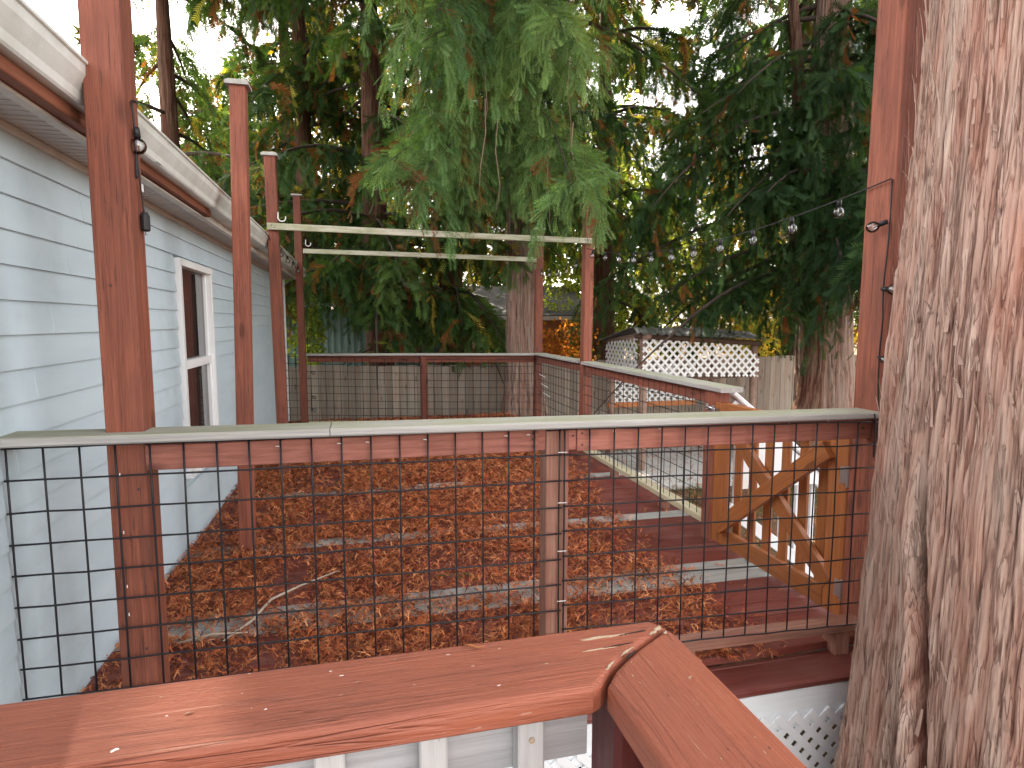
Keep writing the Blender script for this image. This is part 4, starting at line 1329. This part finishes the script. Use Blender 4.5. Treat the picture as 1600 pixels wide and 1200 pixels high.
cedar_crown(tb, lbb, 10, 0.25, FT_MID, G_B, brown_frac=0.025, twig_len=(0.5, 1.2), nf=10, drop=1.4, yellow=0.0, keep=lambda p: (p[:, 2] > 1.55 + 0.25 * np.sin(p[:, 0] * 5)) | ((p[:, 0] < 6.9) & (p[:, 0] > 6.1) & (p[:, 2] > 0.95)))

# -- tree C : left, behind the house end, over the outbuilding
tc = thing('cedar_tree', (0.2, 12.0, GZ), 'broad cedar with low dark boughs hanging over the board fence left of the straight trunk', 'tree')
bark_trunk('trunk', [(0.35, 12.2, -1.1, 0.4), (0.35, 12.2, 0.3, 0.28), (0.3, 12.2, 3.0, 0.24), (0.25, 12.2, 11.0, 0.08)], 80, 160, 0.02, M['barkred'], tc, lam=0.05, seed=11)
lc = rnd_limbs(0.3, 12.2, 1.7, 12.0, 46, 2.2, 4.0, rise=(0.0, 0.25), droop=(0.25, 0.6))
lc += rnd_limbs(0.3, 12.2, 1.6, 3.6, 14, 2.0, 3.0, azr=(math.pi * 0.4, math.pi * 1.2), rise=(0.05, 0.2), droop=(0.3, 0.5))
cedar_crown(tc, lc, 11, 0.25, FT_MID, GREENS, brown_frac=0.07, twig_len=(0.5, 1.0), nf=9, drop=1.0, yellow=0.05,
            keep=lambda p: p[:, 2] > np.where(p[:, 0] < 0.3, 1.45, 0.95) + 0.2 * np.sin(p[:, 0] * 3))

cedar_crown(tc, rnd_limbs(0.3, 12.2, 7.0, 14.5, 30, 3.0, 4.4, droop=(0.3, 0.6)), 8, 0.62, FT_TOP, GREENS, brown_frac=0.05, nf=7, name='sun_block_top', limb_mesh=False, keep=above_view)  # extra unseen top, added as a sun blocker for the deck
# -- tree D : behind centre, E : centre right, F: far left over the roof
specs = [
    (1.9, 12.9, 'bushy green cedar filling the space between the tall posts behind the fence', 1.4, 10, 34, 2.2, 3.4, 10, 0.06, GREENS * 1.2, 0.08),
    (5.2, 12.6, 'dark open cedar rising behind the lattice shelter roof', 1.9, 11, 34, 2.2, 3.6, 9, 0.10, G_B, 0.14),
    (9.6, 12.0, 'dark cedar partly hidden behind the right hand red post', 2.0, 11, 34, 2.6, 4.2, 9, 0.08, G_B, 0.03),
    (-3.6, 14.0, 'thin cedar with sky showing through beyond the house roof', 2.5, 12, 26, 2.2, 3.4, 11, 0.10, GREENS, 0.08),
    (-1.6, 16.5, 'tall cedar standing far beyond the end of the gutter', 2.0, 13, 40, 2.4, 3.6, 12, 0.08, GREENS, 0.06),
    (-1.0, 13.4, 'dense green cedar seen between the two left posts beyond the house end', 2.6, 11, 36, 1.8, 3.0, 12, 0.06, GREENS * 1.1, 0.05),
]
for k, (x, y, lab, z0, z1, n, L0, L1, dens, br, gr, ye) in enumerate(specs):
    t = thing('cedar_tree', (x, y, GZ), lab, 'tree')
    bark_trunk('trunk', [(x, y, -1.1, 0.36), (x, y, 0.5, 0.24), (x - 0.05, y, 4.0, 0.18), (x - 0.1, y, z1 + 0.3, 0.05)], 60, 120, 0.02, M['barkred'], t, lam=0.05, seed=20 + k)
    cedar_crown(t, rnd_limbs(x, y, 8.0 + 0.4 * (y - 12), z1 + 4.0, 26, 2.6, 4.2, droop=(0.3, 0.6)), 7, 0.66, FT_TOP, gr, brown_frac=br, nf=7, limb_mesh=False, name='sun_block_top', keep=above_view)  # unseen coarse top added on each tree to stop sun patches
    cedar_crown(t, rnd_limbs(x, y, z0, z1, n, L0, L1, droop=(0.3, 0.6)), dens, 0.28, FT_FAR, gr, brown_frac=br, twig_len=(0.5, 1.1), nf=10, drop=1.1, yellow=ye,
                keep=lambda p: p[:, 2] > 0.9)

# -- golden backlit broadleaf trees and shrubs beyond
def leaf_template():
    V = [(0, 0, 0), (0.32, 0.45, 0.06), (0, 1, -0.1), (-0.32, 0.45, 0.06)]
    return np.array(V, float), np.array([(0, 1, 2), (0, 2, 3)])
LT = leaf_template()
def broadleaf(name, x, y, rx, ry, z0, z1, n, size, cols, label, cat, trunk=True):
    t = thing(name, (x, y, GZ), label, cat)
    if trunk:
        tube('trunk', [(x, y, GZ - 0.1), (x + 0.05, y, (z0 + z1) * 0.3), (x - 0.1, y, z1 - 0.5)], [0.14, 0.10, 0.04], M['limb'], t)
    nc = 26
    cen = np.stack([x + rng.uniform(-1, 1, nc) * rx, y + rng.uniform(-1, 1, nc) * ry, rng.uniform(z0, z1, nc)], -1)
    ci = rng.integers(0, nc, n)
    p = cen[ci] + rng.normal(size=(n, 3)) * np.array([rx, ry, (z1 - z0) * 0.5]) * 0.24
    p[:, 2] = np.maximum(p[:, 2], GZ + 0.1)
    c = cols[rng.integers(0, len(cols), n)] * rng.uniform(0.7, 1.25, (n, 1)) * rng.uniform(0.8, 1.2, (nc, 1))[ci]
    scatter('crown', LT, p, rng.normal(size=(n, 3)) + np.array([0, 0, -0.3]), rng.uniform(0.7, 1.4, n) * size, c, M['gold'], t)
FARG = np.array([[0.018, 0.040, 0.014], [0.028, 0.055, 0.018], [0.045, 0.065, 0.018], [0.05, 0.035, 0.014]])
wood_far = thing('far_cedars', (4.0, 22.5, GZ), 'dark mass of distant cedars closing the view behind the yard trees', 'wood')
fl = []
for k in range(15):
    x_ = -11.0 + 2.15 * k + random.uniform(-0.5, 0.5)
    y_ = 21.5 + random.uniform(-1.2, 1.5)
    h_ = 15.0 if k > 4 else 10.0
    fl += rnd_limbs(x_, y_, 0.5, h_, 26, 2.0, 3.2, droop=(0.3, 0.6))
del wood_far['category'], wood_far['label']
wood_far['kind'] = 'stuff'
cedar_crown(wood_far, fl, 3.2, 0.75, FT_TOP, FARG, brown_frac=0.03, twig_len=(0.7, 1.4), nf=6, limb_mesh=False, yellow=0.03, drop=1.0)
GOLD = np.array([[0.42, 0.32, 0.05], [0.34, 0.34, 0.07], [0.28, 0.33, 0.07], [0.50, 0.34, 0.06]])
RUST = np.array([[0.42, 0.16, 0.04], [0.50, 0.24, 0.05], [0.34, 0.11, 0.03]])
LIME = np.array([[0.28, 0.36, 0.08], [0.36, 0.42, 0.10], [0.20, 0.30, 0.06]])
broadleaf('maple_tree', 1.2, 18.0, 3.0, 1.2, 2.5, 9.0, 11000, 0.16, GOLD, 'golden yellow maple glowing behind the left cedars', 'tree')
broadleaf('maple_tree', 7.5, 17.0, 2.6, 1.2, 0.5, 6.5, 9000, 0.15, LIME, 'lime green maple seen through the dark cedars behind the shelter', 'tree')
broadleaf('maple_tree', 12.5, 16.0, 2.6, 1.2, 0.5, 6.5, 7000, 0.15, GOLD, 'yellow maple glimpsed behind the right hand cedar stems', 'tree')
broadleaf('shrub', 5.2, 13.6, 0.9, 0.5, 0.3, 2.4, 4500, 0.08, LIME, 'pale lime shrub lit by sun left of the lattice shelter roof', 'shrub', False)
broadleaf('shrub', 7.9, 12.2, 1.3, 0.4, 0.2, 1.7, 3500, 0.08, GOLD, 'yellow shrub showing over the fence right of the shelter', 'shrub', False)
broadleaf('shrub', 3.9, 12.0, 0.7, 0.4, 0.0, 1.4, 2500, 0.08, RUST, 'rust orange shrub behind the fence beside the straight trunk', 'shrub', False)
broadleaf('vine', -0.95, 11.2, 0.25, 0.15, 0.9, 1.9, 900, 0.09, LIME * 1.1, 'bright yellow green leaves hanging by the end of the house', 'vine', False)

# ================================================================== LITTER AND GRASS
def litter_template():
    V, F = [], []
    def tri(a, b, c):
        o = len(V); V.extend([a, b, c]); F.append((o, o + 1, o + 2))
    def C(x, y): return (x + 0.25 * y * y, y, 1.0 * y * (1 - y) + 0.35 * abs(x))
    tri(C(-0.06, 0), C(0.06, 0.02), C(0.04, 0.55)); tri(C(-0.04, 0.45), C(0.05, 0.45), C(0.0, 1.0))
    for s, t, l in ((-1, 0.2, 0.34), (1, 0.35, 0.38), (-1, 0.55, 0.28)):
        tri(C(0, t - 0.05), C(0, t + 0.05), C(s * l * 0.7, t + l * 0.8))
    return np.array(V, float), np.array(F, int)
LIT = litter_template()
LCOL = np.array([[0.40, 0.135, 0.052], [0.52, 0.21, 0.085], [0.22, 0.068, 0.032], [0.60, 0.29, 0.13], [0.10, 0.034, 0.02], [0.42, 0.13, 0.05]])
def litter():
    n = 125000
    yy = 2.28 + (9.4 - 2.28) * rng.random(n) ** 1.15
    xx = rng.uniform(-1.13, 2.42, n)
    xm = np.interp(yy, [2.2, 2.9, 3.4, 4.5, 6.2, 9], [1.93, 1.93, 1.92, 2.06, 2.25, 2.35]) + 0.16 * (fbm(xx * 0 + 3, yy * 4, 3) - 0.5)
    edge = sstep(0.0, 0.30, xm - xx + 0.12 * (fbm(xx * 6 + 9, yy * 6 + 2, 3) - 0.5))
    nz_ = fbm(xx * 2.2 + 20, yy * 2.2 + 40, 4)
    dens = 0.45 + 0.55 * sstep(0.38, 0.50, nz_)
    nzz = fbm(xx * 9 + 2, yy * 9 + 4, 3)
    dens *= 0.6 + 0.4 * sstep(0.38, 0.54, nzz)
    for i in GREY:
        y0 = 2.30 + i * P
        dens *= 1 - 0.85 * np.exp(-((yy - y0 - 0.07) / 0.055) ** 2) * sstep(0.56, 0.63, fbm(xx * 2.5 + 31 + i, yy * 3 + 8, 3))
    dens *= 1 - 0.8 * np.exp(-((xx + 0.40 - 0.04 * (yy - 4)) / 0.11) ** 2) * sstep(0.38, 0.46, fbm(xx * 3 + 1, yy * 4.5 + 60, 2)) * (yy < 6.8)
    for i in GREY:
        near = np.exp(-((yy - 2.30 - i * P - 0.07) / 0.07) ** 2) * (1 - sstep(0.54, 0.58, fbm(xx * 2.5 + 31 + i, yy * 3 + 8, 3)))
        dens = np.maximum(dens, near)
    keep = rng.random(n) < dens * edge
    # a sparse spill beyond the edge
    keep |= (rng.random(n) < 0.006)
    xx, yy = xx[keep], yy[keep]
    n = len(xx)
    zz = 0.003 + 0.020 * rng.random(n) ** 1.5 * sstep(0.35, 0.6, fbm(xx * 2.2 + 20, yy * 2.2 + 40, 4)) + 0.006 * rng.random(n)
    p = np.stack([xx, yy, zz], -1)
    a = rng.uniform(0, TWO, n)
    d = np.stack([np.cos(a), np.sin(a), rng.normal(size=n) * 0.26], -1)
    s = (0.026 + 0.055 * rng.random(n) ** 1.8) * (1 + 0.11 * (yy - 2.3))
    c = LCOL[rng.integers(0, len(LCOL), n)] * rng.uniform(0.7, 1.4, (n, 1)) * np.array([[1.08, 0.96, 0.94]])
    o = scatter('cedar_litter', LIT, p, d, s, c, M['litter'], roll=np.array([0, 0, 1.6])[None])
    tag(o, 'rust brown dead cedar sprigs strewn thickly over the deck planks', 'leaf litter', kind='stuff')
    # litter on the border plank, patio and yard
    n = 9000
    q = rng.random((n, 2))
    xx = 2.6 + 7.5 * q[:, 0]
    yy = 2.2 + 8.1 * q[:, 1]
    onp = (xx > 3.95) & (xx < 6.6) & (yy > 7.85) & (yy < 10.2)
    keep = ~onp | (rng.random(n) < 0.45)
    xx, yy, onp = xx[keep], yy[keep], onp[keep]
    n = len(xx)
    p = np.stack([xx, yy, np.where(onp, GZ + 0.078, GZ + 0.045)], -1)
    a = rng.uniform(0, TWO, n)
    d = np.stack([np.cos(a), np.sin(a), rng.normal(size=n) * 0.1], -1)
    o = scatter('yard_litter', LIT, p, d, rng.uniform(0.05, 0.13, n), LCOL[rng.integers(0, len(LCOL), n)] * rng.uniform(0.7, 1.3, (n, 1)), M['litter'], roll=np.array([0, 0, 1.6])[None])
    tag(o, 'brown fallen sprigs scattered over the yard and pale patio', 'leaf litter', kind='stuff')
litter()
def grass():
    n = 14000
    TV = np.array([(-0.03, 0, 0), (0.03, 0, 0), (0.0, 1, 0.25)]); TF = np.array([(0, 1, 2)])
    xx = rng.uniform(2.5, 6.5, n); yy = rng.uniform(1.5, 8.0, n)
    keep = fbm(xx * 1.2, yy * 1.2, 3) > 0.42
    xx, yy = xx[keep], yy[keep]; n = len(xx)
    p = np.stack([xx, yy, np.full(n, GZ - 0.01)], -1)
    d = rng.normal(size=(n, 3)) * 0.35 + np.array([0, 0, 1.0])
    c = np.array([[0.09, 0.14, 0.035]]) * rng.uniform(0.5, 1.5, (n, 1)) + np.array([[0.05, 0.03, 0.0]]) * rng.random((n, 1))
    o = scatter('grass', (TV, TF), p, d, rng.uniform(0.06, 0.16, n), c, M['grass'])
    tag(o, 'short green grass in the yard seen through the gate pickets', 'grass', kind='stuff')
grass()
# fallen green sprig and the pale stick on the deck
def sprig(x, y, a, n, size, label):
    p, d = [], []
    for k in range(n):
        t = k / n
        p.append((x + math.cos(a) * size * t * 1.4, y + math.sin(a) * size * t * 1.4, 0.028))
        b = a + random.choice((-1, 1)) * random.uniform(0.2, 0.8)
        d.append((math.cos(b), math.sin(b), 0.05))
    o = scatter('cedar_sprig', FT_NEAR, np.array(p), np.array(d), np.full(n, size * 0.6), np.tile([[0.10, 0.16, 0.05]], (n, 1)), M['litter'], roll=np.array([0, 0, 3.0])[None])
    tag(o, label, 'sprig', 'green cedar sprigs fallen on the deck')
sprig(0.36, 3.42, 0.0, 5, 0.16, 'larger green cedar sprig lying on the brown litter mid deck')
sprig(1.22, 3.02, 0.6, 3, 0.09, 'small green cedar sprig on the litter right of the middle rail post')
sprig(-0.62, 4.7, 0.3, 3, 0.10, 'small green cedar sprig by the foot of the window post')
o = tube('stick', [(-0.66, 2.92, 0.03), (-0.56, 3.06, 0.045), (-0.50, 3.30, 0.04), (-0.36, 3.42, 0.05), (-0.17, 3.60, 0.04)], [0.004, 0.007, 0.008, 0.006, 0.004], M['twig'], n=7)
tag(o, 'long pale bent stick lying on the deck litter near the left', 'stick')
o = tube('stick', [(-0.86, 2.95, 0.03), (-0.72, 2.98, 0.04), (-0.56, 2.97, 0.035)], [0.004, 0.006, 0.004], M['twig'], n=6)
tag(o, 'short pale stick lying by the foot of the left front post', 'stick')

# ================================================================== STRING LIGHTS
def bulb(parent, p, d, s=1.0):
    p, d = Vector(p), Vector(d).normalized()
    sock = tube('socket', [p, p + d * 0.012 * s, p + d * 0.034 * s], [0.009 * s, 0.011 * s, 0.011 * s], M['rubber'], parent, n=10)
    c = p + d * 0.060 * s
    V, F = [], []
    nu, nv = 14, 10
    q = d.to_track_quat('Z', 'Y')
    for i in range(nv + 1):
        ph = math.pi * i / nv
        rr = 0.025 * s
        for j in range(nu):
            th = TWO * j / nu
            l = Vector((math.sin(ph) * math.cos(th) * rr, math.sin(ph) * math.sin(th) * rr, -math.cos(ph) * rr * 1.08))
            V.append(c + q @ l)
    for i in range(nv):
        for j in range(nu):
            F.append((i * nu + j, i * nu + (j + 1) % nu, (i + 1) * nu + (j + 1) % nu, (i + 1) * nu + j))
    b = mk('bulb', V, F, M['bulb'], parent, smooth=True)
    tube('filament', [p + d * 0.034 * s, p + d * 0.055 * s, p + d * 0.062 * s], [0.0035 * s, 0.0025 * s, 0.001], M['steel'], b, n=5)

def catmull(pts, k=6):
    pts = [Vector(p) for p in pts]
    out = []
    for i in range(len(pts) - 1):
        p0, p1, p2_, p3_ = pts[max(i - 1, 0)], pts[i], pts[i + 1], pts[min(i + 2, len(pts) - 1)]
        for j in range(k):
            t = j / k
            out.append(0.5 * ((2 * p1) + (-p0 + p2_) * t + (2 * p0 - 5 * p1 + 4 * p2_ - p3_) * t * t + (-p0 + 3 * p1 - 3 * p2_ + p3_) * t ** 3))
    out.append(pts[-1])
    return out

s1 = thing('string_lights', (2.3, 4.2, 2.0), 'string of clear globe bulbs sagging from the right red post to the far posts', 'string lights')
A_, B_ = Vector((2.235, 2.232, 2.115)), Vector((2.335, 6.18, 2.275))
cp = []
for k in range(25):
    t = k / 24
    p = A_.lerp(B_, t)
    p.z -= 0.62 * 4 * t * (1 - t) * 0.25 * 1.0
    cp.append(p)
tube('cord', cp, 0.0032, M['rubber'], s1, n=6)
for k in range(11):
    t = (0.30 + k * 0.345) / 3.95
    p = A_.lerp(B_, t)
    p.z -= 0.62 * 4 * t * (1 - t) * 0.25
    bulb(s1, p, (random.uniform(-.12, .12), random.uniform(-.1, .1), -1))
C_ = Vector((2.345, 8.02, 2.22))
cp = []
for k in range(13):
    t = k / 12
    p = Vector((2.30, 6.19, 2.20)).lerp(C_, t)
    p.z -= 0.3 * t * (1 - t)
    cp.append(p)
tube('cord', cp, 0.0032, M['rubber'], s1, n=6)
for k in range(5):
    t = (k + 0.6) / 5
    p = Vector((2.30, 6.19, 2.20)).lerp(C_, t)
    p.z -= 0.3 * t * (1 - t)
    bulb(s1, p, (random.uniform(-.12, .12), 0, -1))
s2 = thing('string_lights', (2.24, 2.22, 1.5), 'black light cord running down the right red post beside the big trunk', 'string lights')
XP = 2.2405
cz = [(XP + 0.006, 2.238, 2.115), (XP + 0.002, 2.232, 1.95), (XP + 0.002, 2.236, 1.80), (XP, 2.243, 1.66), (XP + 0.001, 2.238, 1.5), (XP, 2.243, 1.35), (XP - 0.002, 2.236, 1.2), (XP - 0.004, 2.222, 1.102)]
tube('cord', catmull(cz), 0.0035, M['rubber'], s2, n=6)
tube('cord', catmull([(2.20, 2.208, 1.095), (2.205, 2.205, 1.05), (2.20, 2.20, 0.98), (2.202, 2.202, 0.9)]), 0.0035, M['rubber'], s2, n=6)
bulb(s2, (XP - 0.006, 2.235, 1.935), (-0.55, 0.75, -0.30))
bulb(s2, (XP - 0.006, 2.243, 1.645), (0.05, -0.9, -0.1))
bulb(s2, (XP - 0.006, 2.243, 1.345), (-0.1, -0.9, -0.25), 0.7)
# left post cord, bulb and plug
s3 = thing('string_lights', (-0.72, 2.33, 2.1), 'loose light cord with one clear bulb and black plug on the left front post', 'string lights')
px0 = -0.722
def on_side(y, z): return (px0, y, z)
import_pts = [(-0.722, 2.345, 1.98), (-0.720, 2.345, 2.07), (-0.718, 2.335, 2.16), (-0.722, 2.34, 2.225), (-0.735, 2.43, 2.245), (-0.79, 2.55, 2.22), (-0.84, 2.66, 2.20), (-0.868, 2.72, 2.19)]
tube('cord', catmull(import_pts), 0.0035, M['rubber'], s3, n=6)
tube('cord', catmull([(-0.719, 2.348, 2.06), (-0.717, 2.352, 2.0), (-0.715, 2.360, 1.93), (-0.714, 2.368, 1.87)]), 0.003, M['rubber'], s3, n=6)
bulb(s3, (-0.714, 2.342, 2.145), (0.05, 0.0, -1))
V, F = tube_geo([(-0.713, 2.372, 1.875), (-0.713, 2.373, 1.862), (-0.713, 2.374, 1.815), (-0.713, 2.374, 1.81)], [0.008, 0.015, 0.015, 0.011], 12)
mk('plug', V, F, M['rubber'], s3, smooth=False)
tube('prong', [(-0.713, 2.374, 1.81), (-0.713, 2.374, 1.797)], 0.003, M['steel'], s3, n=6)
mk('tag', *box_geo(-0.7125, -0.7115, 2.355, 2.371, 1.94, 1.965), M['whiteplastic'], s3)
# gutter end string
s4 = thing('string_lights', (-0.82, 6.5, 2.25), 'black light cord looped along the far end of the house gutter', 'string lights')
pts = []
for k in range(16):
    t = k / 15
    pts.append((-0.815, 5.9 + 3.0 * t, 2.30 - 0.035 * abs(math.sin(t * 9)) - 0.02 * t))
tube('cord', catmull(pts, 3), 0.005, M['rubber'], s4, n=6)
for k, yy in enumerate((6.3, 6.9, 7.5, 8.1, 8.7)):
    bulb(s4, (-0.812, yy, 2.275 - 0.01 * k), (0.1, 0.1, -1))
# clips on rear post
s5 = thing('string_lights', (-0.73, 8.8, 0.6), 'light cord stapled down beside the far left capped post', 'string lights')
tube('cord', catmull([(-0.735, 8.84, 2.2), (-0.733, 8.84, 1.6), (-0.735, 8.84, 1.08)]), 0.004, M['rubber'], s5, n=5)
tube('cord', catmull([(-0.70, 8.80, 0.95), (-0.70, 8.80, 0.6), (-0.71, 8.80, 0.25)]), 0.004, M['rubber'], s5, n=5)
for z in (0.82, 0.48, 0.30):
    bulb(s5, (-0.695, 8.79, z), (0.5, -0.6, -0.3), 0.9)

# ================================================================== NEAR GUARD RAIL
ng = thing('guard_rail', (0.35, 0.7, 0), 'foreground brick red mitred hand rail with grey white balusters below', 'railing')
ZT, TH = 1.06, 0.037
def rounded_cap(name, outline, ztop, th, r, mat, parent, sub=3, mw=None):
    """outline: ccw list of (x,y) ; rounded top edge"""
    pts = [Vector((a, b)) for a, b in outline]
    n = len(pts)
    def inset(d):
        out = []
        for i in range(n):
            p0, p1, p2_ = pts[i - 1], pts[i], pts[(i + 1) % n]
            e1 = (p1 - p0).normalized(); e2 = (p2_ - p1).normalized()
            n1 = Vector((-e1.y, e1.x)); n2 = Vector((-e2.y, e2.x))
            b = (n1 + n2)
            b = b / max(0.3, b.dot(n1)) if b.length > 1e-6 else n1
            out.append(p1 + b * d)
        return out
    rings = []
    rings.append((inset(r * 0.4), -th))
    rings.append((inset(0), -th + r * 0.4))
    for k in range(sub + 1):
        a = math.pi / 2 * k / sub
        rings.append((inset(r * (1 - math.cos(a))), -r + r * math.sin(a)))
    V, F = [], []
    for ring, z in rings:
        V += [(p.x, p.y, ztop + z) for p in ring]
    for i in range(len(rings) - 1):
        for k in range(n):
            j = (k + 1) % n
            F.append((i * n + k, i * n + j, (i + 1) * n + j, (i + 1) * n + k))
    F.append(tuple(range(n - 1, -1, -1)))
    F.append(tuple((len(rings) - 1) * n + k for k in range(n)))
    M4 = mw
    inv = M4.inverted()
    V = [inv @ Vector(v) for v in V]
    me = bpy.data.meshes.new(name)
    me.from_pydata([tuple(v) for v in V], [], F)
    me.update()
    me.materials.append(mat)
    ns = len(me.polygons)
    me.polygons.foreach_set('use_smooth', [True if (2 * n <= q < (len(rings) - 1) * n) else False for q in range(ns)])
    o = bpy.data.objects.new(name, me)
    return place(o, M4, parent)
# local Z along grain (X world for the first cap, Y world for the second)
mX = Matrix(((0, 0, 1, 0), (1, 0, 0, 0), (0, 1, 0, 0), (0, 0, 0, 1)))     # local z->X, local x->Y, local y->Z
mX.translation = (-0.1, 0.72, ZT)
mY = Matrix(((1, 0, 0, 0), (0, 0, 1, 0), (0, 1, 0, 0), (0, 0, 0, 1)))     # local z->Y, x->X
mY.translation = (0.35, 0.3, ZT)
capL = rounded_cap('cap_board', [(-1.3, 0.652), (0.262, 0.652), (0.274, 0.658), (0.300, 0.688), (0.322, 0.705), (0.352, 0.726), (0.418, 0.768), (0.405, 0.790), (-1.3, 0.790)], ZT, TH, 0.009, M['nearcap'], ng, 4, mX)
capR = rounded_cap('cap_board', [(0.282, -0.8), (0.424, -0.8), (0.424, 0.738), (0.421, 0.764), (0.355, 0.722), (0.326, 0.701), (0.304, 0.682), (0.282, 0.655)], ZT - 0.001, TH, 0.008, M['nearcap'], ng, 4, mY)
def flake(cx, cy, L, w, a, mat, parent, z=ZT + 0.0006, name='paint_chip', n=18):
    V = []
    for k in range(n):
        t = TWO * k / n
        rr = random.uniform(0.35, 1.3)
        lx, ly = math.cos(t) * L * rr, math.sin(t) * w * rr
        V.append((cx + lx * math.cos(a) - ly * math.sin(a), cy + lx * math.sin(a) + ly * math.cos(a), z))
    V2 = [(p[0], p[1], z - 0.001) for p in V]
    F = [tuple(range(n)), tuple(range(2 * n - 1, n - 1, -1))] + [(k, k + n, (k + 1) % n + n, (k + 1) % n) for k in range(n)]
    mk(name, V + V2, F, mat, parent)
flake(0.322, 0.7585, 0.040, 0.0028, 0.02, M['chip'], capL)
flake(0.365, 0.7590, 0.020, 0.0012, 0.10, M['crackdark'], capL, z=ZT + 0.0010, name='crack')
flake(0.300, 0.7300, 0.022, 0.0015, 0.03, M['chip'], capL)
flake(0.330, 0.7330, 0.020, 0.0010, 0.10, M['crackdark'], capL, z=ZT + 0.0010, name='crack')
flake(0.404, 0.7625, 0.008, 0.004, 0.5, M['chip'], capL)
flake(0.392, 0.7530, 0.007, 0.003, 0.5, M['chip'], capL)
flake(0.409, 0.7490, 0.006, 0.0022, 0.9, M['chip'], capR)
flake(0.335, 0.7160, 0.016, 0.0018, 0.62, M['chip'], capL)
flake(0.300, 0.6905, 0.012, 0.0016, 0.75, M['chip'], capL)
for k in range(26):
    flake(random.uniform(-0.35, 0.25), 0.6585 + random.uniform(-0.001, 0.006), random.uniform(0.0006, 0.0022), random.uniform(0.0005, 0.0012), 0.0, M['whiteplastic'] if k % 3 else M['chip'], capL, z=ZT + 0.0002 - 0.0012, n=6)
for k in range(16):
    flake(random.uniform(-0.40, 0.26), random.uniform(0.668, 0.782), random.uniform(0.0006, 0.0035), random.uniform(0.0003, 0.0009), random.uniform(-0.06, 0.06), M['chip'] if k % 2 else M['whiteplastic'], capL, z=ZT + 0.0004, n=9)
for k in range(22):
    flake(random.uniform(0.292, 0.416), random.uniform(0.42, 0.70), random.uniform(0.0006, 0.0035), random.uniform(0.0003, 0.0009), math.pi / 2 + random.uniform(-0.08, 0.08), M['chip'] if k % 3 else M['crackdark'], capR, z=ZT - 0.0006, n=9)
flake(-0.259, 0.6665, 0.0042, 0.0018, 0.5, M['whiteplastic'], capL, z=ZT + 0.0006)
flake(0.338, 0.7085, 0.014, 0.0022, 0.62, M['crackdark'], capL, z=ZT + 0.0009, name='crack', n=14)
# dried leaf fragments and bird dropping
for (x, y, a, l, lab) in ((-0.015, 0.728, 0.1, 0.006, 'tan leaf fragment near the middle of the near red hand rail'), (-0.20, 0.713, 0.25, 0.006, 'pale leaf fragment farthest left on the near red hand rail'), (0.385, 0.640, 0.7, 0.005, 'tiny yellow leaf fragment on the right hand arm of the near red rail')):
    V = [(x - l * math.cos(a), y - l * math.sin(a), ZT + 0.001), (x + 0.0015, y - 0.0016, ZT + 0.003), (x + l * math.cos(a), y + l * math.sin(a), ZT + 0.0012), (x - 0.001, y + 0.0018, ZT + 0.0012)]
    o = mk('leaf_fragment', V, [(0, 1, 2), (0, 2, 3)], M['chip'])
    tag(o, lab, 'leaf')
o = mk('leaf_sprig', *tube_geo([(0.125, 0.780, ZT + 0.002), (0.132, 0.772, ZT + 0.006), (0.142, 0.768, ZT + 0.003), (0.150, 0.766, ZT + 0.006)], [0.0008, 0.0018, 0.0014, 0.0006], 5), M['orangewood'], smooth=True)
tag(o, 'curled rust brown cedar sprig on the far edge of the near rail', 'leaf')
# under structure
board('sub_rail', (-1.3, 0.722, 0.972), (0.278, 0.722, 0.972), 0.020, 0.095, M['subrail'], ng)
for x in (-0.62, -0.50, -0.385, -0.272, -0.160, -0.048, 0.071, 0.192):
    post('baluster', x - 0.017, x + 0.017, 0.678, 0.711, 0.10, 1.018, M['baluster'], ng, c=0.0025)
post('post', 0.295, 0.385, 0.655, 0.745, 0.0, 1.021, M['nearpost'], ng, c=0.008)
board('sub_rail', (0.34, 0.652, 0.972), (0.34, -0.8, 0.972), 0.020, 0.095, M['nearpost'], ng)
board('bottom_rail', (-1.3, 0.71, 0.12), (0.29, 0.71, 0.12), 0.06, 0.04, M['baluster'], ng)
for (x, zz) in ((0.192, 0.985), (0.071, 0.965)):
    V, F = tube_geo([(x, 0.6775, zz), (x, 0.676, zz)], 0.004, 10)
    mk('screw', V, F, M['chip'], ng)
# landing under the camera
ld = bpy.data.objects.new('landing_floor', None)
place(ld, Matrix.Translation((-0.2, 0, 0)))
tag(ld, kind='structure')
y = -1.4
while y < 0.80:
    board('plank', (-1.13, y + 0.0695, -0.019), (0.44, y + 0.0695, -0.019), 0.139, 0.038, M['deckred'], ld, c=0.004)
    y += P
board('skirt_board', (-1.13, 0.93, -0.11), (0.44, 0.93, -0.11), 0.02, 0.16, M['skirt'], ld)
for a in ((0.30, 0.78), (-1.0, 0.78)):
    post('pier', a[0], a[0] + 0.09, a[1], a[1] + 0.09, GZ - 0.2, -0.04, M['darkwood'], ld)
